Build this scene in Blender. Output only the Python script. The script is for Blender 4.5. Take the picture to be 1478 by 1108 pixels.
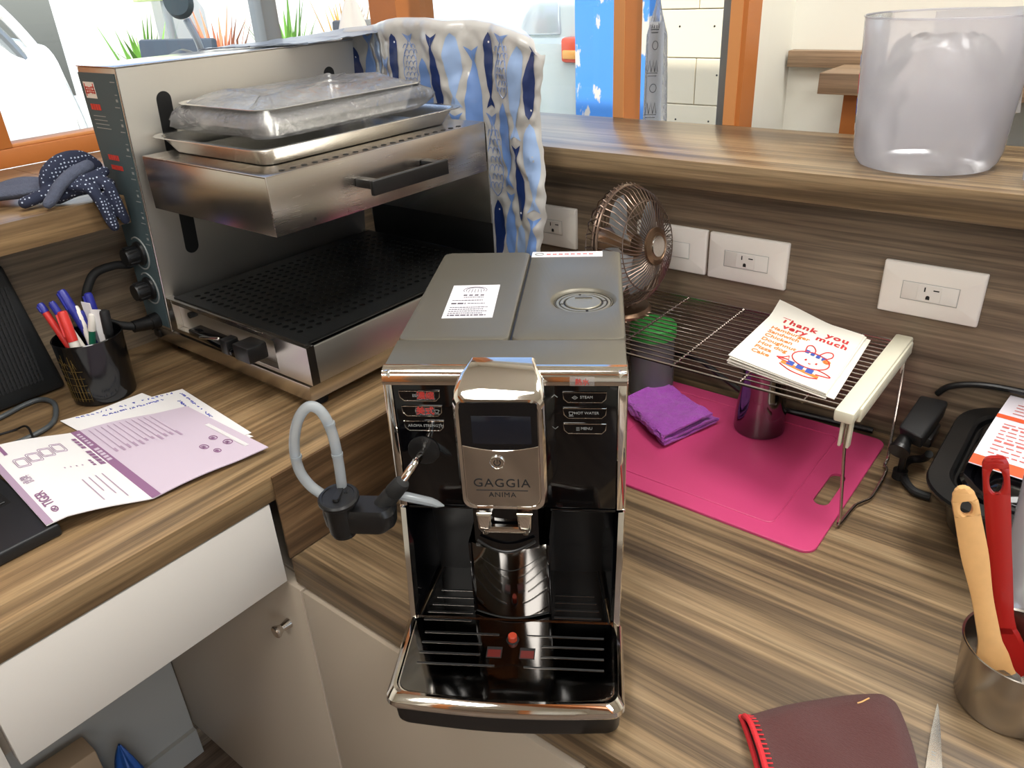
import bpy, bmesh, math, random
from mathutils import Vector, Matrix, noise
random.seed(7)
PI = math.pi
SC = bpy.context.scene
COL = SC.collection
for o in list(bpy.data.objects):
    bpy.data.objects.remove(o, do_unlink=True)

# ------------------------------------------------------------------ camera
cam = bpy.data.objects.new('camera', bpy.data.cameras.new('camera'))
COL.objects.link(cam)
YAW, PITCH, ROLL = -0.69478957, 0.48412796, -0.05509818
cy, sy = math.cos(YAW), math.sin(YAW)
f_ = Vector((sy*math.cos(PITCH), cy*math.cos(PITCH), -math.sin(PITCH)))
r_ = Vector((cy, -sy, 0)); u_ = r_.cross(f_)
cr, sr = math.cos(ROLL), math.sin(ROLL)
R_, U_ = cr*r_ + sr*u_, -sr*r_ + cr*u_
cam.matrix_world = Matrix(((R_.x, U_.x, -f_.x, 0.68896), (R_.y, U_.y, -f_.y, -0.38933),
                           (R_.z, U_.z, -f_.z, 0.6085), (0, 0, 0, 1)))
cam.data.sensor_width = 36
cam.data.lens = 1122.24/1478*36
cam.data.clip_start = 0.02
SC.camera = cam

# ------------------------------------------------------------------ sky, sun, lights, exposure
w = bpy.data.worlds.new('world'); SC.world = w; w.use_nodes = True
nt = w.node_tree
sky = nt.nodes.new('ShaderNodeTexSky')
sky.sky_type = 'NISHITA'; sky.sun_disc = False
sky.sun_elevation = math.radians(58); sky.sun_rotation = math.radians(150)
sky.air_density = 1.0; sky.dust_density = 2.5; sky.ozone_density = 1.0
bg = nt.nodes['Background']; bg.inputs['Strength'].default_value = 0.42
nt.links.new(sky.outputs[0], bg.inputs['Color'])
sun = bpy.data.objects.new('sun', bpy.data.lights.new('sun', 'SUN')); COL.objects.link(sun)
sun.data.energy = 6.0; sun.data.angle = math.radians(0.6); sun.data.color = (1, .96, .88)
sun.rotation_euler = Vector((-0.46, 0.46, -0.76)).to_track_quat('-Z', 'Y').to_euler()

def area(name, loc, direction, sx, sy_, power, color, portal=False):
    l = bpy.data.lights.new(name, 'AREA'); l.shape = 'RECTANGLE'; l.size = sx; l.size_y = sy_
    l.energy = power; l.color = color
    o = bpy.data.objects.new(name, l); COL.objects.link(o)
    o.location = loc; o.rotation_euler = Vector(direction).to_track_quat('-Z', 'Y').to_euler()
    if portal: l.cycles.is_portal = True
    return o
area('window_portal', (-0.83, 0.25, 0.93), (1, 0, 0), 1.4, 1.1, 1, (1, 1, 1), True)
area('window_portal', (3.32, -1.15, .6), (-1, 0, 0), 2.5, 1.7, 1, (1, 1, 1), True)
area('window_portal', (-0.27, 0.99, 0.93), (0, -1, 0), 0.78, 1.1, 1, (1, 1, 1), True)

SC.view_settings.view_transform = 'Standard'
SC.view_settings.look = 'None'
SC.view_settings.gamma = 1
SC.view_settings.use_curve_mapping = False
SC.view_settings.exposure = 0.12
SC.cycles.use_denoising = True
SC.cycles.max_bounces = 10
SC.cycles.transparent_max_bounces = 24
SC.cycles.sample_clamp_indirect = 6

# ------------------------------------------------------------------ materials
def lin(c):
    r = []
    for v in c[:3]:
        v /= 255.0
        r.append(v/12.92 if v <= .04045 else ((v+.055)/1.055)**2.4)
    return (*r, 1)
def nodes(name):
    m = bpy.data.materials.new(name); m.use_nodes = True
    return m, m.node_tree, m.node_tree.nodes['Principled BSDF']
def mat(name, c, rough=.5, metal=0.0, bump=0, bscale=200, spec=.5, coat=0, var=0, vscale=20, trans=0, sheen=0, stretch=None):
    m, t, p = nodes(name)
    p.inputs['Base Color'].default_value = lin(c)
    p.inputs['Roughness'].default_value = rough
    p.inputs['Metallic'].default_value = metal
    p.inputs['Specular IOR Level'].default_value = spec
    p.inputs['Coat Weight'].default_value = coat
    p.inputs['Transmission Weight'].default_value = trans
    p.inputs['Sheen Weight'].default_value = sheen
    if bump or var:
        tc = t.nodes.new('ShaderNodeTexCoord'); mp = t.nodes.new('ShaderNodeMapping')
        if stretch: mp.inputs['Scale'].default_value = stretch
        t.links.new(tc.outputs['Object'], mp.inputs['Vector'])
    if bump:
        n = t.nodes.new('ShaderNodeTexNoise'); n.inputs['Scale'].default_value = bscale; n.inputs['Detail'].default_value = 4
        b = t.nodes.new('ShaderNodeBump'); b.inputs['Strength'].default_value = bump; b.inputs['Distance'].default_value = .002
        t.links.new(mp.outputs[0], n.inputs['Vector']); t.links.new(n.outputs['Fac'], b.inputs['Height'])
        t.links.new(b.outputs[0], p.inputs['Normal'])
    if var:
        n = t.nodes.new('ShaderNodeTexNoise'); n.inputs['Scale'].default_value = vscale; n.inputs['Detail'].default_value = 5
        h = t.nodes.new('ShaderNodeHueSaturation'); h.inputs['Color'].default_value = lin(c)
        mr = t.nodes.new('ShaderNodeMapRange'); mr.inputs['To Min'].default_value = 1-var; mr.inputs['To Max'].default_value = 1+var
        t.links.new(mp.outputs[0], n.inputs['Vector']); t.links.new(n.outputs['Fac'], mr.inputs['Value'])
        t.links.new(mr.outputs[0], h.inputs['Value']); t.links.new(h.outputs[0], p.inputs['Base Color'])
    return m
def wood(name, axis, cols, rough=.34, across=13, shift=0):
    m, t, p = nodes(name)
    N, L = t.nodes.new, t.links.new
    tc = N('ShaderNodeTexCoord')
    def mapped(al, ac, off):
        mp = N('ShaderNodeMapping')
        s = [ac, ac, ac]; s['XYZ'.index(axis)] = al
        mp.inputs['Scale'].default_value = s; mp.inputs['Location'].default_value = (off+shift, off*1.7, off*.6+shift)
        L(tc.outputs['Object'], mp.inputs['Vector']); return mp
    def noi(al, ac, off, det=4, dist=0.0, ro=.55):
        n = N('ShaderNodeTexNoise'); n.inputs['Scale'].default_value = 1; n.inputs['Detail'].default_value = det
        n.inputs['Distortion'].default_value = dist; n.inputs['Roughness'].default_value = ro
        L(mapped(al, ac, off).outputs[0], n.inputs['Vector']); return n
    a = noi(1.1, across, 3.1, 8, .5, .62); b = noi(.9, across*3.2, 9.4, 8, .3, .66); c = noi(7, 260, 1.3, 4, 0, .6)
    mx = N('ShaderNodeMix'); mx.inputs[0].default_value = .42
    L(a.outputs['Fac'], mx.inputs[2]); L(b.outputs['Fac'], mx.inputs[3])
    rp = N('ShaderNodeValToRGB'); e = rp.color_ramp.elements
    pos = [.33, .44, .52, .60, .70]
    e[0].position = pos[0]; e[0].color = lin(cols[0]); e[1].position = pos[-1]; e[1].color = lin(cols[-1])
    for q, cc in zip(pos[1:-1], cols[1:-1]):
        k = e.new(q); k.color = lin(cc)
    L(mx.outputs[0], rp.inputs['Fac'])
    mr = N('ShaderNodeMapRange'); mr.inputs['From Min'].default_value = .3; mr.inputs['From Max'].default_value = .7
    mr.inputs['To Min'].default_value = .66; mr.inputs['To Max'].default_value = 1.24
    L(c.outputs['Fac'], mr.inputs['Value'])
    d = noi(1.5, across*7, 5.7, 6, .4, .6); d2 = noi(.8, across*1.7, 21.3, 4, .5)
    md = N('ShaderNodeMapRange'); md.inputs['From Min'].default_value = .34; md.inputs['From Max'].default_value = .46
    md.inputs['To Min'].default_value = .66; md.inputs['To Max'].default_value = 1.0; L(d.outputs['Fac'], md.inputs['Value'])
    md2 = N('ShaderNodeMapRange'); md2.inputs['From Min'].default_value = .33; md2.inputs['From Max'].default_value = .40
    md2.inputs['To Min'].default_value = .62; md2.inputs['To Max'].default_value = 1.0; L(d2.outputs['Fac'], md2.inputs['Value'])
    mm = N('ShaderNodeMath'); mm.operation = 'MULTIPLY'; L(md.outputs[0], mm.inputs[0]); L(md2.outputs[0], mm.inputs[1])
    mm2 = N('ShaderNodeMath'); mm2.operation = 'MULTIPLY'; L(mm.outputs[0], mm2.inputs[0]); L(mr.outputs[0], mm2.inputs[1]); mr = mm2
    h = N('ShaderNodeHueSaturation'); L(rp.outputs[0], h.inputs['Color']); L(mr.outputs[0], h.inputs['Value'])
    L(h.outputs[0], p.inputs['Base Color'])
    p.inputs['Roughness'].default_value = rough
    bp = N('ShaderNodeBump'); bp.inputs['Strength'].default_value = .12; bp.inputs['Distance'].default_value = .001
    L(c.outputs['Fac'], bp.inputs['Height']); L(bp.outputs[0], p.inputs['Normal'])
    return m
def steel(name, axis, c=(200, 196, 190), rough=.27, amt=.16, aniso=.5):
    m, t, p = nodes(name)
    N, L = t.nodes.new, t.links.new
    p.inputs['Metallic'].default_value = 1; p.inputs['Base Color'].default_value = lin(c)
    tc = N('ShaderNodeTexCoord'); mp = N('ShaderNodeMapping')
    s = [900, 900, 900]; s['XYZ'.index(axis)] = 12; mp.inputs['Scale'].default_value = s
    n = N('ShaderNodeTexNoise'); n.inputs['Scale'].default_value = 1; n.inputs['Detail'].default_value = 3
    n2 = N('ShaderNodeTexNoise'); n2.inputs['Scale'].default_value = 14; n2.inputs['Detail'].default_value = 3
    L(tc.outputs['Object'], mp.inputs[0]); L(mp.outputs[0], n.inputs['Vector']); L(tc.outputs['Object'], n2.inputs['Vector'])
    a = N('ShaderNodeMath'); a.operation = 'ADD'; L(n.outputs['Fac'], a.inputs[0]); L(n2.outputs['Fac'], a.inputs[1])
    mr = N('ShaderNodeMapRange'); mr.inputs['From Min'].default_value = .6; mr.inputs['From Max'].default_value = 1.4
    mr.inputs['To Min'].default_value = rough-amt/2; mr.inputs['To Max'].default_value = rough+amt/2
    L(a.outputs[0], mr.inputs['Value']); L(mr.outputs[0], p.inputs['Roughness'])
    b = N('ShaderNodeBump'); b.inputs['Strength'].default_value = .02; b.inputs['Distance'].default_value = .0004
    L(n.outputs['Fac'], b.inputs['Height']); L(b.outputs[0], p.inputs['Normal'])
    return m
def film(name, tint=(250, 250, 255), clear=.8, rough=.08, bump=.5, bscale=60, body=(235, 235, 240), thru=.5):
    """thin clear or milky plastic: see-through share, glossy skin, milky body"""
    m, t, p = nodes(name)
    N, L = t.nodes.new, t.links.new
    t.nodes.remove(p); out = t.nodes['Material Output']
    tr = N('ShaderNodeBsdfTransparent'); tr.inputs[0].default_value = lin(tint)
    df = N('ShaderNodeBsdfDiffuse'); df.inputs[0].default_value = lin(body)
    tl = N('ShaderNodeBsdfTranslucent'); tl.inputs[0].default_value = lin(body)
    m0 = N('ShaderNodeMixShader'); m0.inputs[0].default_value = thru; L(df.outputs[0], m0.inputs[1]); L(tl.outputs[0], m0.inputs[2])
    m1 = N('ShaderNodeMixShader'); m1.inputs[0].default_value = clear; L(m0.outputs[0], m1.inputs[1]); L(tr.outputs[0], m1.inputs[2])
    gl = N('ShaderNodeBsdfGlossy'); gl.inputs['Roughness'].default_value = rough
    fr = N('ShaderNodeFresnel'); fr.inputs['IOR'].default_value = 1.45
    m2 = N('ShaderNodeMixShader'); L(fr.outputs[0], m2.inputs[0]); L(m1.outputs[0], m2.inputs[1]); L(gl.outputs[0], m2.inputs[2])
    if bump:
        tc = N('ShaderNodeTexCoord'); n = N('ShaderNodeTexNoise'); n.inputs['Scale'].default_value = bscale; n.inputs['Detail'].default_value = 5
        n.inputs['Distortion'].default_value = 1.2
        b = N('ShaderNodeBump'); b.inputs['Strength'].default_value = bump; b.inputs['Distance'].default_value = .004
        L(tc.outputs['Object'], n.inputs['Vector']); L(n.outputs['Fac'], b.inputs['Height'])
        L(b.outputs[0], gl.inputs['Normal']); L(b.outputs[0], fr.inputs['Normal'])
    L(m2.outputs[0], out.inputs['Surface'])
    return m
def dotted(name, c, dot, scale=150, r=.3, rough=.9):
    m, t, p = nodes(name)
    N, L = t.nodes.new, t.links.new
    tc = N('ShaderNodeTexCoord'); v = N('ShaderNodeTexVoronoi'); v.inputs['Scale'].default_value = scale; v.inputs['Randomness'].default_value = .25
    L(tc.outputs['Object'], v.inputs['Vector'])
    cmp = N('ShaderNodeMath'); cmp.operation = 'LESS_THAN'; cmp.inputs[1].default_value = r; L(v.outputs['Distance'], cmp.inputs[0])
    mx = N('ShaderNodeMix'); mx.data_type = 'RGBA'; mx.inputs[6].default_value = lin(c); mx.inputs[7].default_value = lin(dot)
    L(cmp.outputs[0], mx.inputs[0]); L(mx.outputs[2], p.inputs['Base Color'])
    n = N('ShaderNodeTexNoise'); n.inputs['Scale'].default_value = 900
    b = N('ShaderNodeBump'); b.inputs['Strength'].default_value = .5; b.inputs['Distance'].default_value = .001
    L(tc.outputs['Object'], n.inputs['Vector']); L(n.outputs['Fac'], b.inputs['Height']); L(b.outputs[0], p.inputs['Normal'])
    p.inputs['Roughness'].default_value = rough
    return m
def peeling(name, c, patch):
    m, t, p = nodes(name)
    N, L = t.nodes.new, t.links.new
    tc = N('ShaderNodeTexCoord'); mp = N('ShaderNodeMapping'); mp.inputs['Scale'].default_value = (5, 5, 2.2); mp.inputs['Location'].default_value = (.4, 0, .35)
    n = N('ShaderNodeTexNoise'); n.inputs['Scale'].default_value = 1.6; n.inputs['Detail'].default_value = 8; n.inputs['Roughness'].default_value = .6
    L(tc.outputs['Object'], mp.inputs[0]); L(mp.outputs[0], n.inputs['Vector'])
    rp = N('ShaderNodeValToRGB'); e = rp.color_ramp.elements
    e[0].position = .53; e[0].color = lin(c); e[1].position = .55; e[1].color = lin(patch)
    L(n.outputs['Fac'], rp.inputs[0]); L(rp.outputs[0], p.inputs['Base Color'])
    p.inputs['Roughness'].default_value = .8
    return m

WC = [(74, 60, 47), (102, 84, 63), (136, 113, 84), (154, 131, 100), (174, 151, 116)]
WL = [(90, 70, 48), (120, 96, 68), (146, 119, 85), (162, 136, 100), (178, 153, 116)]
WW = [(74, 63, 53), (100, 86, 71), (124, 107, 88), (144, 126, 103), (160, 142, 118)]
M = {}
M['wood_counter'] = wood('wood_counter', 'X', WC, .38, 25)
M['wood_desk'] = wood('wood_desk', 'Y', WL, .38, 18, 4.2)
M['wood_wall_x'] = wood('wood_wall_x', 'X', WW, .45, 19, 2.2)
M['wood_wall_y'] = wood('wood_wall_y', 'Y', WW, .45, 13, 7.7)
M['wood_ledge_x'] = wood('wood_ledge_x', 'X', WC, .32, 24, 11.3)
M['wood_ledge_y'] = wood('wood_ledge_y', 'Y', WL, .3, 12, 15.1)
M['wood_step'] = wood('wood_step', 'Y', [(70, 50, 33), (96, 72, 49), (122, 94, 66), (142, 113, 82), (158, 130, 98)], .4, 13, 5.3)
M['wood_pale'] = wood('wood_pale', 'X', [(110, 88, 66), (132, 108, 84), (150, 124, 98), (166, 140, 112), (180, 154, 126)], .5, 20, 1.1)
M['floor'] = wood('floor_boards', 'Y', [(74, 58, 46), (92, 74, 60), (108, 90, 74), (122, 104, 88), (136, 118, 100)], .5, 9)
M['cream'] = mat('cream_paint', (232, 230, 219), .75, bump=.05, bscale=120)
M['ceiling'] = mat('ceiling_paint', (238, 237, 230), .8)
M['orange'] = mat('orange_paint', (184, 110, 50), .5, bump=.04, bscale=60, var=.05)
M['orange_pale'] = mat('pale_orange_tone', (208, 142, 84), .5)  # paler orange; on the posts it paints in the lit front faces
M['alu'] = mat('grey_aluminium', (150, 156, 158), .4, .6)
M['white_lam'] = mat('white_laminate', (214, 208, 200), .3, bump=.02)
M['taupe_lam'] = mat('taupe_laminate', (176, 162, 144), .35)
M['knee_panel'] = mat('shaded_white_board', (168, 164, 154), .5)  # white board, greyed so its colour carries the shade under the desk
M['taupe_edge'] = mat('taupe_edge_band', (196, 180, 164), .4)
M['chrome'] = mat('chrome', (232, 228, 222), .06, 1)
M['chrome_soft'] = mat('satin_chrome', (205, 200, 194), .2, 1)
M['mirror_plate'] = mat('polished_mirror_plate', (196, 194, 190), .07, 1)
M['mirror_dark'] = mat('dark_mirror', (120, 118, 116), .07, 1)
M['blackgloss'] = mat('black_gloss_plastic', (6, 6, 8), .08, spec=.5)
M['blacksat'] = mat('black_satin_plastic', (17, 17, 18), .38)
M['blackmatte'] = mat('black_matte_plastic', (24, 24, 25), .6, bump=.1, bscale=500)
M['graphite'] = mat('graphite_metallic_plastic', (104, 100, 89), .42, .5, bump=.03, bscale=1500)
M['graphite_l'] = mat('graphite_ring', (128, 124, 110), .36, .5)
M['darkslot'] = mat('dark_slot', (4, 4, 4), .6)
M['rubber'] = mat('black_rubber', (20, 20, 20), .7)
M['screen'] = mat('dark_display_glass', (14, 15, 18), .1)
M['screen_in'] = mat('display_window', (22, 26, 36), .15)
M['mark'] = mat('pale_grey_print', (150, 152, 150), .5)
M['mark_dark'] = mat('dark_print', (26, 26, 28), .5)
M['red_print'] = mat('red_print', (206, 60, 52), .5)
M['red_plastic'] = mat('red_plastic', (162, 28, 24), .28)
M['red_float'] = mat('orange_red_plastic', (166, 56, 32), .4)
M['silicone'] = film('milky_silicone', (244, 249, 252), .42, .2, 0, 60, (240, 247, 251), .6)
M['paper'] = mat('white_paper', (236, 234, 234), .7)
M['paper_lav'] = mat('lavender_paper', (203, 188, 204), .7)
M['purple_print'] = mat('mauve_print', (142, 102, 138), .7)
M['purple_line'] = mat('mauve_line_print', (172, 148, 172), .7)
M['ink'] = mat('blue_pen_ink', (72, 80, 176), .7)
M['ink_dark'] = mat('dark_ink', (60, 52, 64), .7)
M['paper_card'] = mat('card_paper', (214, 211, 217), .6)
M['steel_y'] = steel('brushed_steel_y', 'Y', (206, 198, 190), .27, .015)
M['steel_x'] = steel('brushed_steel_x', 'X', (200, 195, 188), .25, .015)
M['steel_z'] = steel('brushed_steel_z', 'Z', (208, 203, 194), .44, .02)
M['steel_tray'] = steel('tray_steel', 'Y', (208, 207, 202), .26, .02)
M['steel_cup'] = mat('cup_steel', (178, 172, 164), .26, 1)
M['wire'] = mat('chromed_wire', (190, 182, 176), .22, 1)
M['ivory'] = mat('ivory_plastic', (222, 218, 196), .42)
M['plate'] = mat('white_outlet_plastic', (222, 216, 208), .35)
M['plate_in'] = mat('white_outlet_insert', (214, 209, 202), .38)
M['enamel'] = mat('black_enamel', (12, 13, 14), .34, bump=.03, bscale=300)
M['char'] = mat('charred_steel', (34, 35, 35), .4, .5, var=.2)
M['panel_dark'] = mat('slate_control_panel', (68, 84, 88), .65)
M['bronze'] = mat('bronze_wire', (120, 102, 90), .3, .9)
M['bronze_d'] = mat('bronze_disc', (128, 104, 84), .28, .9)
M['fanblade'] = film('clear_fan_blade', (240, 243, 246), .55, .1, 0, 60, (236, 238, 240), .7)
M['green_lid'] = mat('green_plastic', (62, 158, 72), .5)
M['jar'] = film('jar_plastic', (225, 225, 228), .6, .08, 0, 60, (190, 188, 190))
M['pink'] = mat('pink_board_plastic', (196, 66, 114), .38, bump=.08, bscale=700)
M['towel'] = mat('purple_microfibre', (160, 68, 172), .95, bump=1.0, bscale=420, var=.3, vscale=200, sheen=.25)
M['bag_paper'] = mat('white_bag_paper', (240, 236, 224), .7, bump=.06, bscale=30)
M['print_red'] = mat('bag_red_print', (204, 48, 52), .7)
M['print_orange'] = mat('bag_orange_print', (232, 138, 58), .7)
M['print_blue'] = mat('bag_blue_print', (60, 88, 176), .7)
M['leaf_paper'] = mat('leaflet_paper', (232, 226, 234), .6)
M['leaf_orange'] = mat('leaflet_orange', (232, 92, 50), .55)
M['leaf_red'] = mat('leaflet_red_print', (206, 112, 104), .6)
M['wood_spoon'] = mat('beech_wood', (222, 172, 112), .5, var=.08, vscale=14, stretch=(8, 8, 1))
M['grey_sil'] = mat('grey_silicone', (116, 112, 106), .5)
M['mitt'] = mat('maroon_knit', (92, 54, 52), .95, bump=.9, bscale=260, var=.18, vscale=300, sheen=.08, stretch=(1, 6, 1))
M['mitt_red'] = mat('red_stitching', (212, 44, 52), .8, bump=.5, bscale=500)
M['blade'] = mat('blade_steel', (196, 194, 188), .22, 1, bump=.03, bscale=900, stretch=(1, 20, 1))
M['glove_dot'] = dotted('navy_dotted_knit', (38, 44, 66), (186, 196, 214), 210, .24)
M['glove_grey'] = mat('slate_knit', (84, 90, 108), .95, bump=.9, bscale=500, var=.2, vscale=240)
M['cloth'] = mat('silver_white_vinyl', (186, 184, 180), .3, .0, bump=.55, bscale=34, coat=.35)
M['cloth_under'] = mat('blue_grey_vinyl', (128, 138, 152), .35, bump=.5, bscale=34, coat=.2)
M['fish_navy'] = mat('navy_print', (32, 52, 104), .3, coat=.3)
M['fish_blue'] = mat('mid_blue_print', (112, 146, 204), .3, coat=.3)
M['fish_pale'] = mat('pale_blue_print', (150, 176, 216), .3, coat=.3)
M['fish_line'] = mat('line_blue_print', (120, 146, 196), .35, coat=.3)
M['wrap'] = film('clear_bag', (252, 252, 253), .72, .12, 1.0, 75, (236, 236, 240))
M['tub'] = film('milky_tub_plastic', (250, 250, 252), .54, .22, .06, 40, (244, 243, 250), .6)
M['tub_in'] = film('crumpled_clear_bag', (250, 250, 252), .6, .12, 1.0, 34, (246, 246, 250), .7)
M['glass'] = film('window_glass', (250, 252, 252), 1.0, .0, 0, 60)
M['cupglaze'] = mat('black_glazed_ceramic', (14, 14, 15), .14)
M['gold'] = mat('gold_print', (112, 92, 48), .4, .6)
M['pen_red'] = mat('marker_red', (206, 52, 46), .35)
M['pen_blue'] = mat('marker_blue', (44, 48, 140), .35)
M['pen_white'] = mat('marker_white', (228, 222, 212), .4)
M['pen_green'] = mat('marker_green', (22, 96, 72), .35)
M['speaker'] = mat('black_speaker_plastic', (20, 22, 23), .55, bump=.1, bscale=600)
M['laptop'] = mat('black_laptop', (22, 24, 27), .45, bump=.05, bscale=900)
M['keys'] = mat('black_keys', (16, 18, 20), .5)
M['cable_grey'] = mat('grey_cable', (70, 74, 76), .45)
M['blue_bag'] = mat('blue_plastic', (34, 84, 158), .4)
M['card'] = mat('cardboard', (176, 150, 120), .8)
M['tissue'] = mat('tissue_paper', (240, 236, 228), .9)
# outdoors
M['asphalt'] = mat('asphalt', (150, 148, 142), .9, var=.2, vscale=8)
M['van'] = mat('silver_van_paint', (196, 208, 204), .25, .2, coat=.6)
M['van_glass'] = mat('van_glass', (206, 216, 218), .1, .3)
M['white_paint'] = mat('white_car_paint', (236, 238, 236), .3, coat=.5)
M['tail'] = mat('tail_lamp_red', (226, 96, 70), .2)
M['tail_o'] = mat('tail_lamp_amber', (240, 176, 96), .2)
M['bluewall'] = peeling('peeling_blue_paint', (74, 140, 214), (206, 198, 184))
M['blockwall'] = mat('cream_block', (226, 214, 186), .9, bump=.1, bscale=60)
M['leaf'] = mat('green_leaf', (110, 164, 66), .6, var=.3, vscale=6)
M['leaf_red_p'] = mat('rusty_leaf', (196, 120, 84), .6, var=.3, vscale=6)
M['gold_leaf'] = mat('golden_grass', (206, 160, 84), .7, var=.3, vscale=6)
M['planter'] = mat('white_planter', (232, 232, 226), .7)
M['trunk'] = mat('grey_bark', (104, 92, 80), .9, bump=.8, bscale=30)
M['dkchair'] = mat('dark_plastic_chair', (52, 62, 72), .5)
M['sign_green'] = mat('green_sign_paint', (188, 208, 150), .6)

# ------------------------------------------------------------------ mesh builder
def cr_path(pts, n=8, closed=False):
    P = [Vector(p) for p in pts]; out = []
    k = len(P)
    rng = range(k) if closed else range(k-1)
    for i in rng:
        if closed: a, b, c, d = P[(i-1) % k], P[i], P[(i+1) % k], P[(i+2) % k]
        else: a, b, c, d = P[max(i-1, 0)], P[i], P[i+1], P[min(i+2, k-1)]
        for j in range(n):
            t = j/n
            out.append(.5*((2*b) + (c-a)*t + (2*a-5*b+4*c-d)*t*t + (3*b-3*c+d-a)*t**3))
    if not closed: out.append(P[-1])
    return out
def rr(hx, hy, r, n=6, cx=0, cy=0):
    r = max(1e-5, min(r, hx, hy)); o = []
    for q, (sx, sy) in enumerate(((1, 1), (-1, 1), (-1, -1), (1, -1))):
        for i in range(n+1):
            a = q*PI/2 + i*PI/2/n
            o.append((cx + sx*(hx-r) + r*math.cos(a), cy + sy*(hy-r) + r*math.sin(a)))
    return o
class MB:
    def __init__(s, mtx=None):
        s.bm = bmesh.new(); s.m = mtx or Matrix()
    def v(s, p): return s.bm.verts.new(s.m @ Vector(p))
    def face(s, vs):
        try: return s.bm.faces.new(vs)
        except ValueError: return None
    def poly(s, pts):
        s.face([s.v(p) for p in pts]); return s
    def hexa(s, p, bev=0, seg=2):
        vs = [s.v(q) for q in p]
        fs = [s.face([vs[i] for i in q]) for q in ((0, 3, 2, 1), (4, 5, 6, 7), (0, 1, 5, 4), (1, 2, 6, 5), (2, 3, 7, 6), (3, 0, 4, 7))]
        if bev:
            es = list({e for f in fs for e in f.edges})
            bmesh.ops.bevel(s.bm, geom=es, offset=bev, segments=seg, profile=.5, affect='EDGES')
        return s
    def box(s, x0, y0, z0, x1, y1, z1, bev=0, seg=2):
        return s.hexa([(x0, y0, z0), (x1, y0, z0), (x1, y1, z0), (x0, y1, z0), (x0, y0, z1), (x1, y0, z1), (x1, y1, z1), (x0, y1, z1)], bev, seg)
    def loops(s, L, cap0=True, cap1=True, closed=True):
        R = [[s.v(p) for p in l] for l in L]
        n = len(R[0])
        for a, b in zip(R, R[1:]):
            for i in range(n if closed else n-1):
                j = (i+1) % n
                s.face([a[i], a[j], b[j], b[i]])
        if cap0: s.face(R[0][::-1])
        if cap1: s.face(R[-1])
        return s
    def rloft(s, L, n=6, cap0=True, cap1=True):
        """rounded-rectangle loops (cx, cy, hx, hy, r, z)"""
        return s.loops([[(x, y, z) for x, y in rr(hx, hy, r, n, cx, cy)] for cx, cy, hx, hy, r, z in L], cap0, cap1)
    def lathe(s, prof, n=32, c=(0, 0, 0), cap0=True, cap1=True):
        return s.loops([[(c[0]+r*math.cos(2*PI*i/n), c[1]+r*math.sin(2*PI*i/n), c[2]+z) for i in range(n)] for r, z in prof], cap0, cap1)
    def cyl(s, p0, p1, r0, r1=None, n=20):
        return s.tube([p0, p1], r0 if r1 is None else [r0, r1], n)
    def tube(s, pts, r, n=10, closed=False, cap=True, flat=None, rnd=False):
        P = [Vector(p) for p in pts]; k = len(P)
        rad = list(r) if isinstance(r, (list, tuple)) else [r]*k
        if rnd and not closed:
            d0, d1 = (P[0]-P[1]).normalized(), (P[-1]-P[-2]).normalized()
            a0, a1 = rad[0], rad[-1]
            P = [P[0]+d0*a0, P[0]+d0*a0*.8, P[0]+d0*a0*.4] + P + [P[-1]+d1*a1*.4, P[-1]+d1*a1*.8, P[-1]+d1*a1]
            rad = [a0*.1, a0*.6, a0*.92] + rad + [a1*.92, a1*.6, a1*.1]; k = len(P)
        T = []
        for i in range(k):
            a = P[(i-1) % k] if (closed or i > 0) else P[0]
            b = P[(i+1) % k] if (closed or i < k-1) else P[-1]
            T.append((b-a).normalized())
        up = Vector((0, 0, 1)) if abs(T[0].z) < .9 else Vector((1, 0, 0))
        nrm = (up - T[0]*up.dot(T[0])).normalized()
        L = []
        for i in range(k):
            nrm = (nrm - T[i]*nrm.dot(T[i])).normalized(); bi = T[i].cross(nrm)
            fx, fy = flat if flat else (1, 1)
            L.append([P[i] + (nrm*math.cos(2*PI*j/n)*fy + bi*math.sin(2*PI*j/n)*fx)*rad[i] for j in range(n)])
        if closed: L.append(L[0])
        return s.loops(L, cap and not closed, cap and not closed)
    def prism(s, out, z0, z1, ax='Z', bev=0, holes=None):
        """2D outline extruded along an axis: Z (x,y), Y (x,z), X (y,z)"""
        def q(a, b, c): return {'Z': (a, b, c), 'Y': (a, c, b), 'X': (c, a, b)}[ax]
        if bev:
            cx = sum(p[0] for p in out)/len(out); cy_ = sum(p[1] for p in out)/len(out)
            def ins(k): 
                o = []
                for a, b in out:
                    d = math.hypot(a-cx, b-cy_) or 1
                    o.append((a-(a-cx)/d*k, b-(b-cy_)/d*k))
                return o
            sg = 1 if z1 > z0 else -1
            L = [[q(a, b, z0) for a, b in ins(bev)], [q(a, b, z0+sg*bev) for a, b in out], [q(a, b, z1-sg*bev) for a, b in out], [q(a, b, z1) for a, b in ins(bev)]]
            return s.loops(L)
        return s.loops([[q(a, b, z0) for a, b in out], [q(a, b, z1) for a, b in out]])
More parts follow.
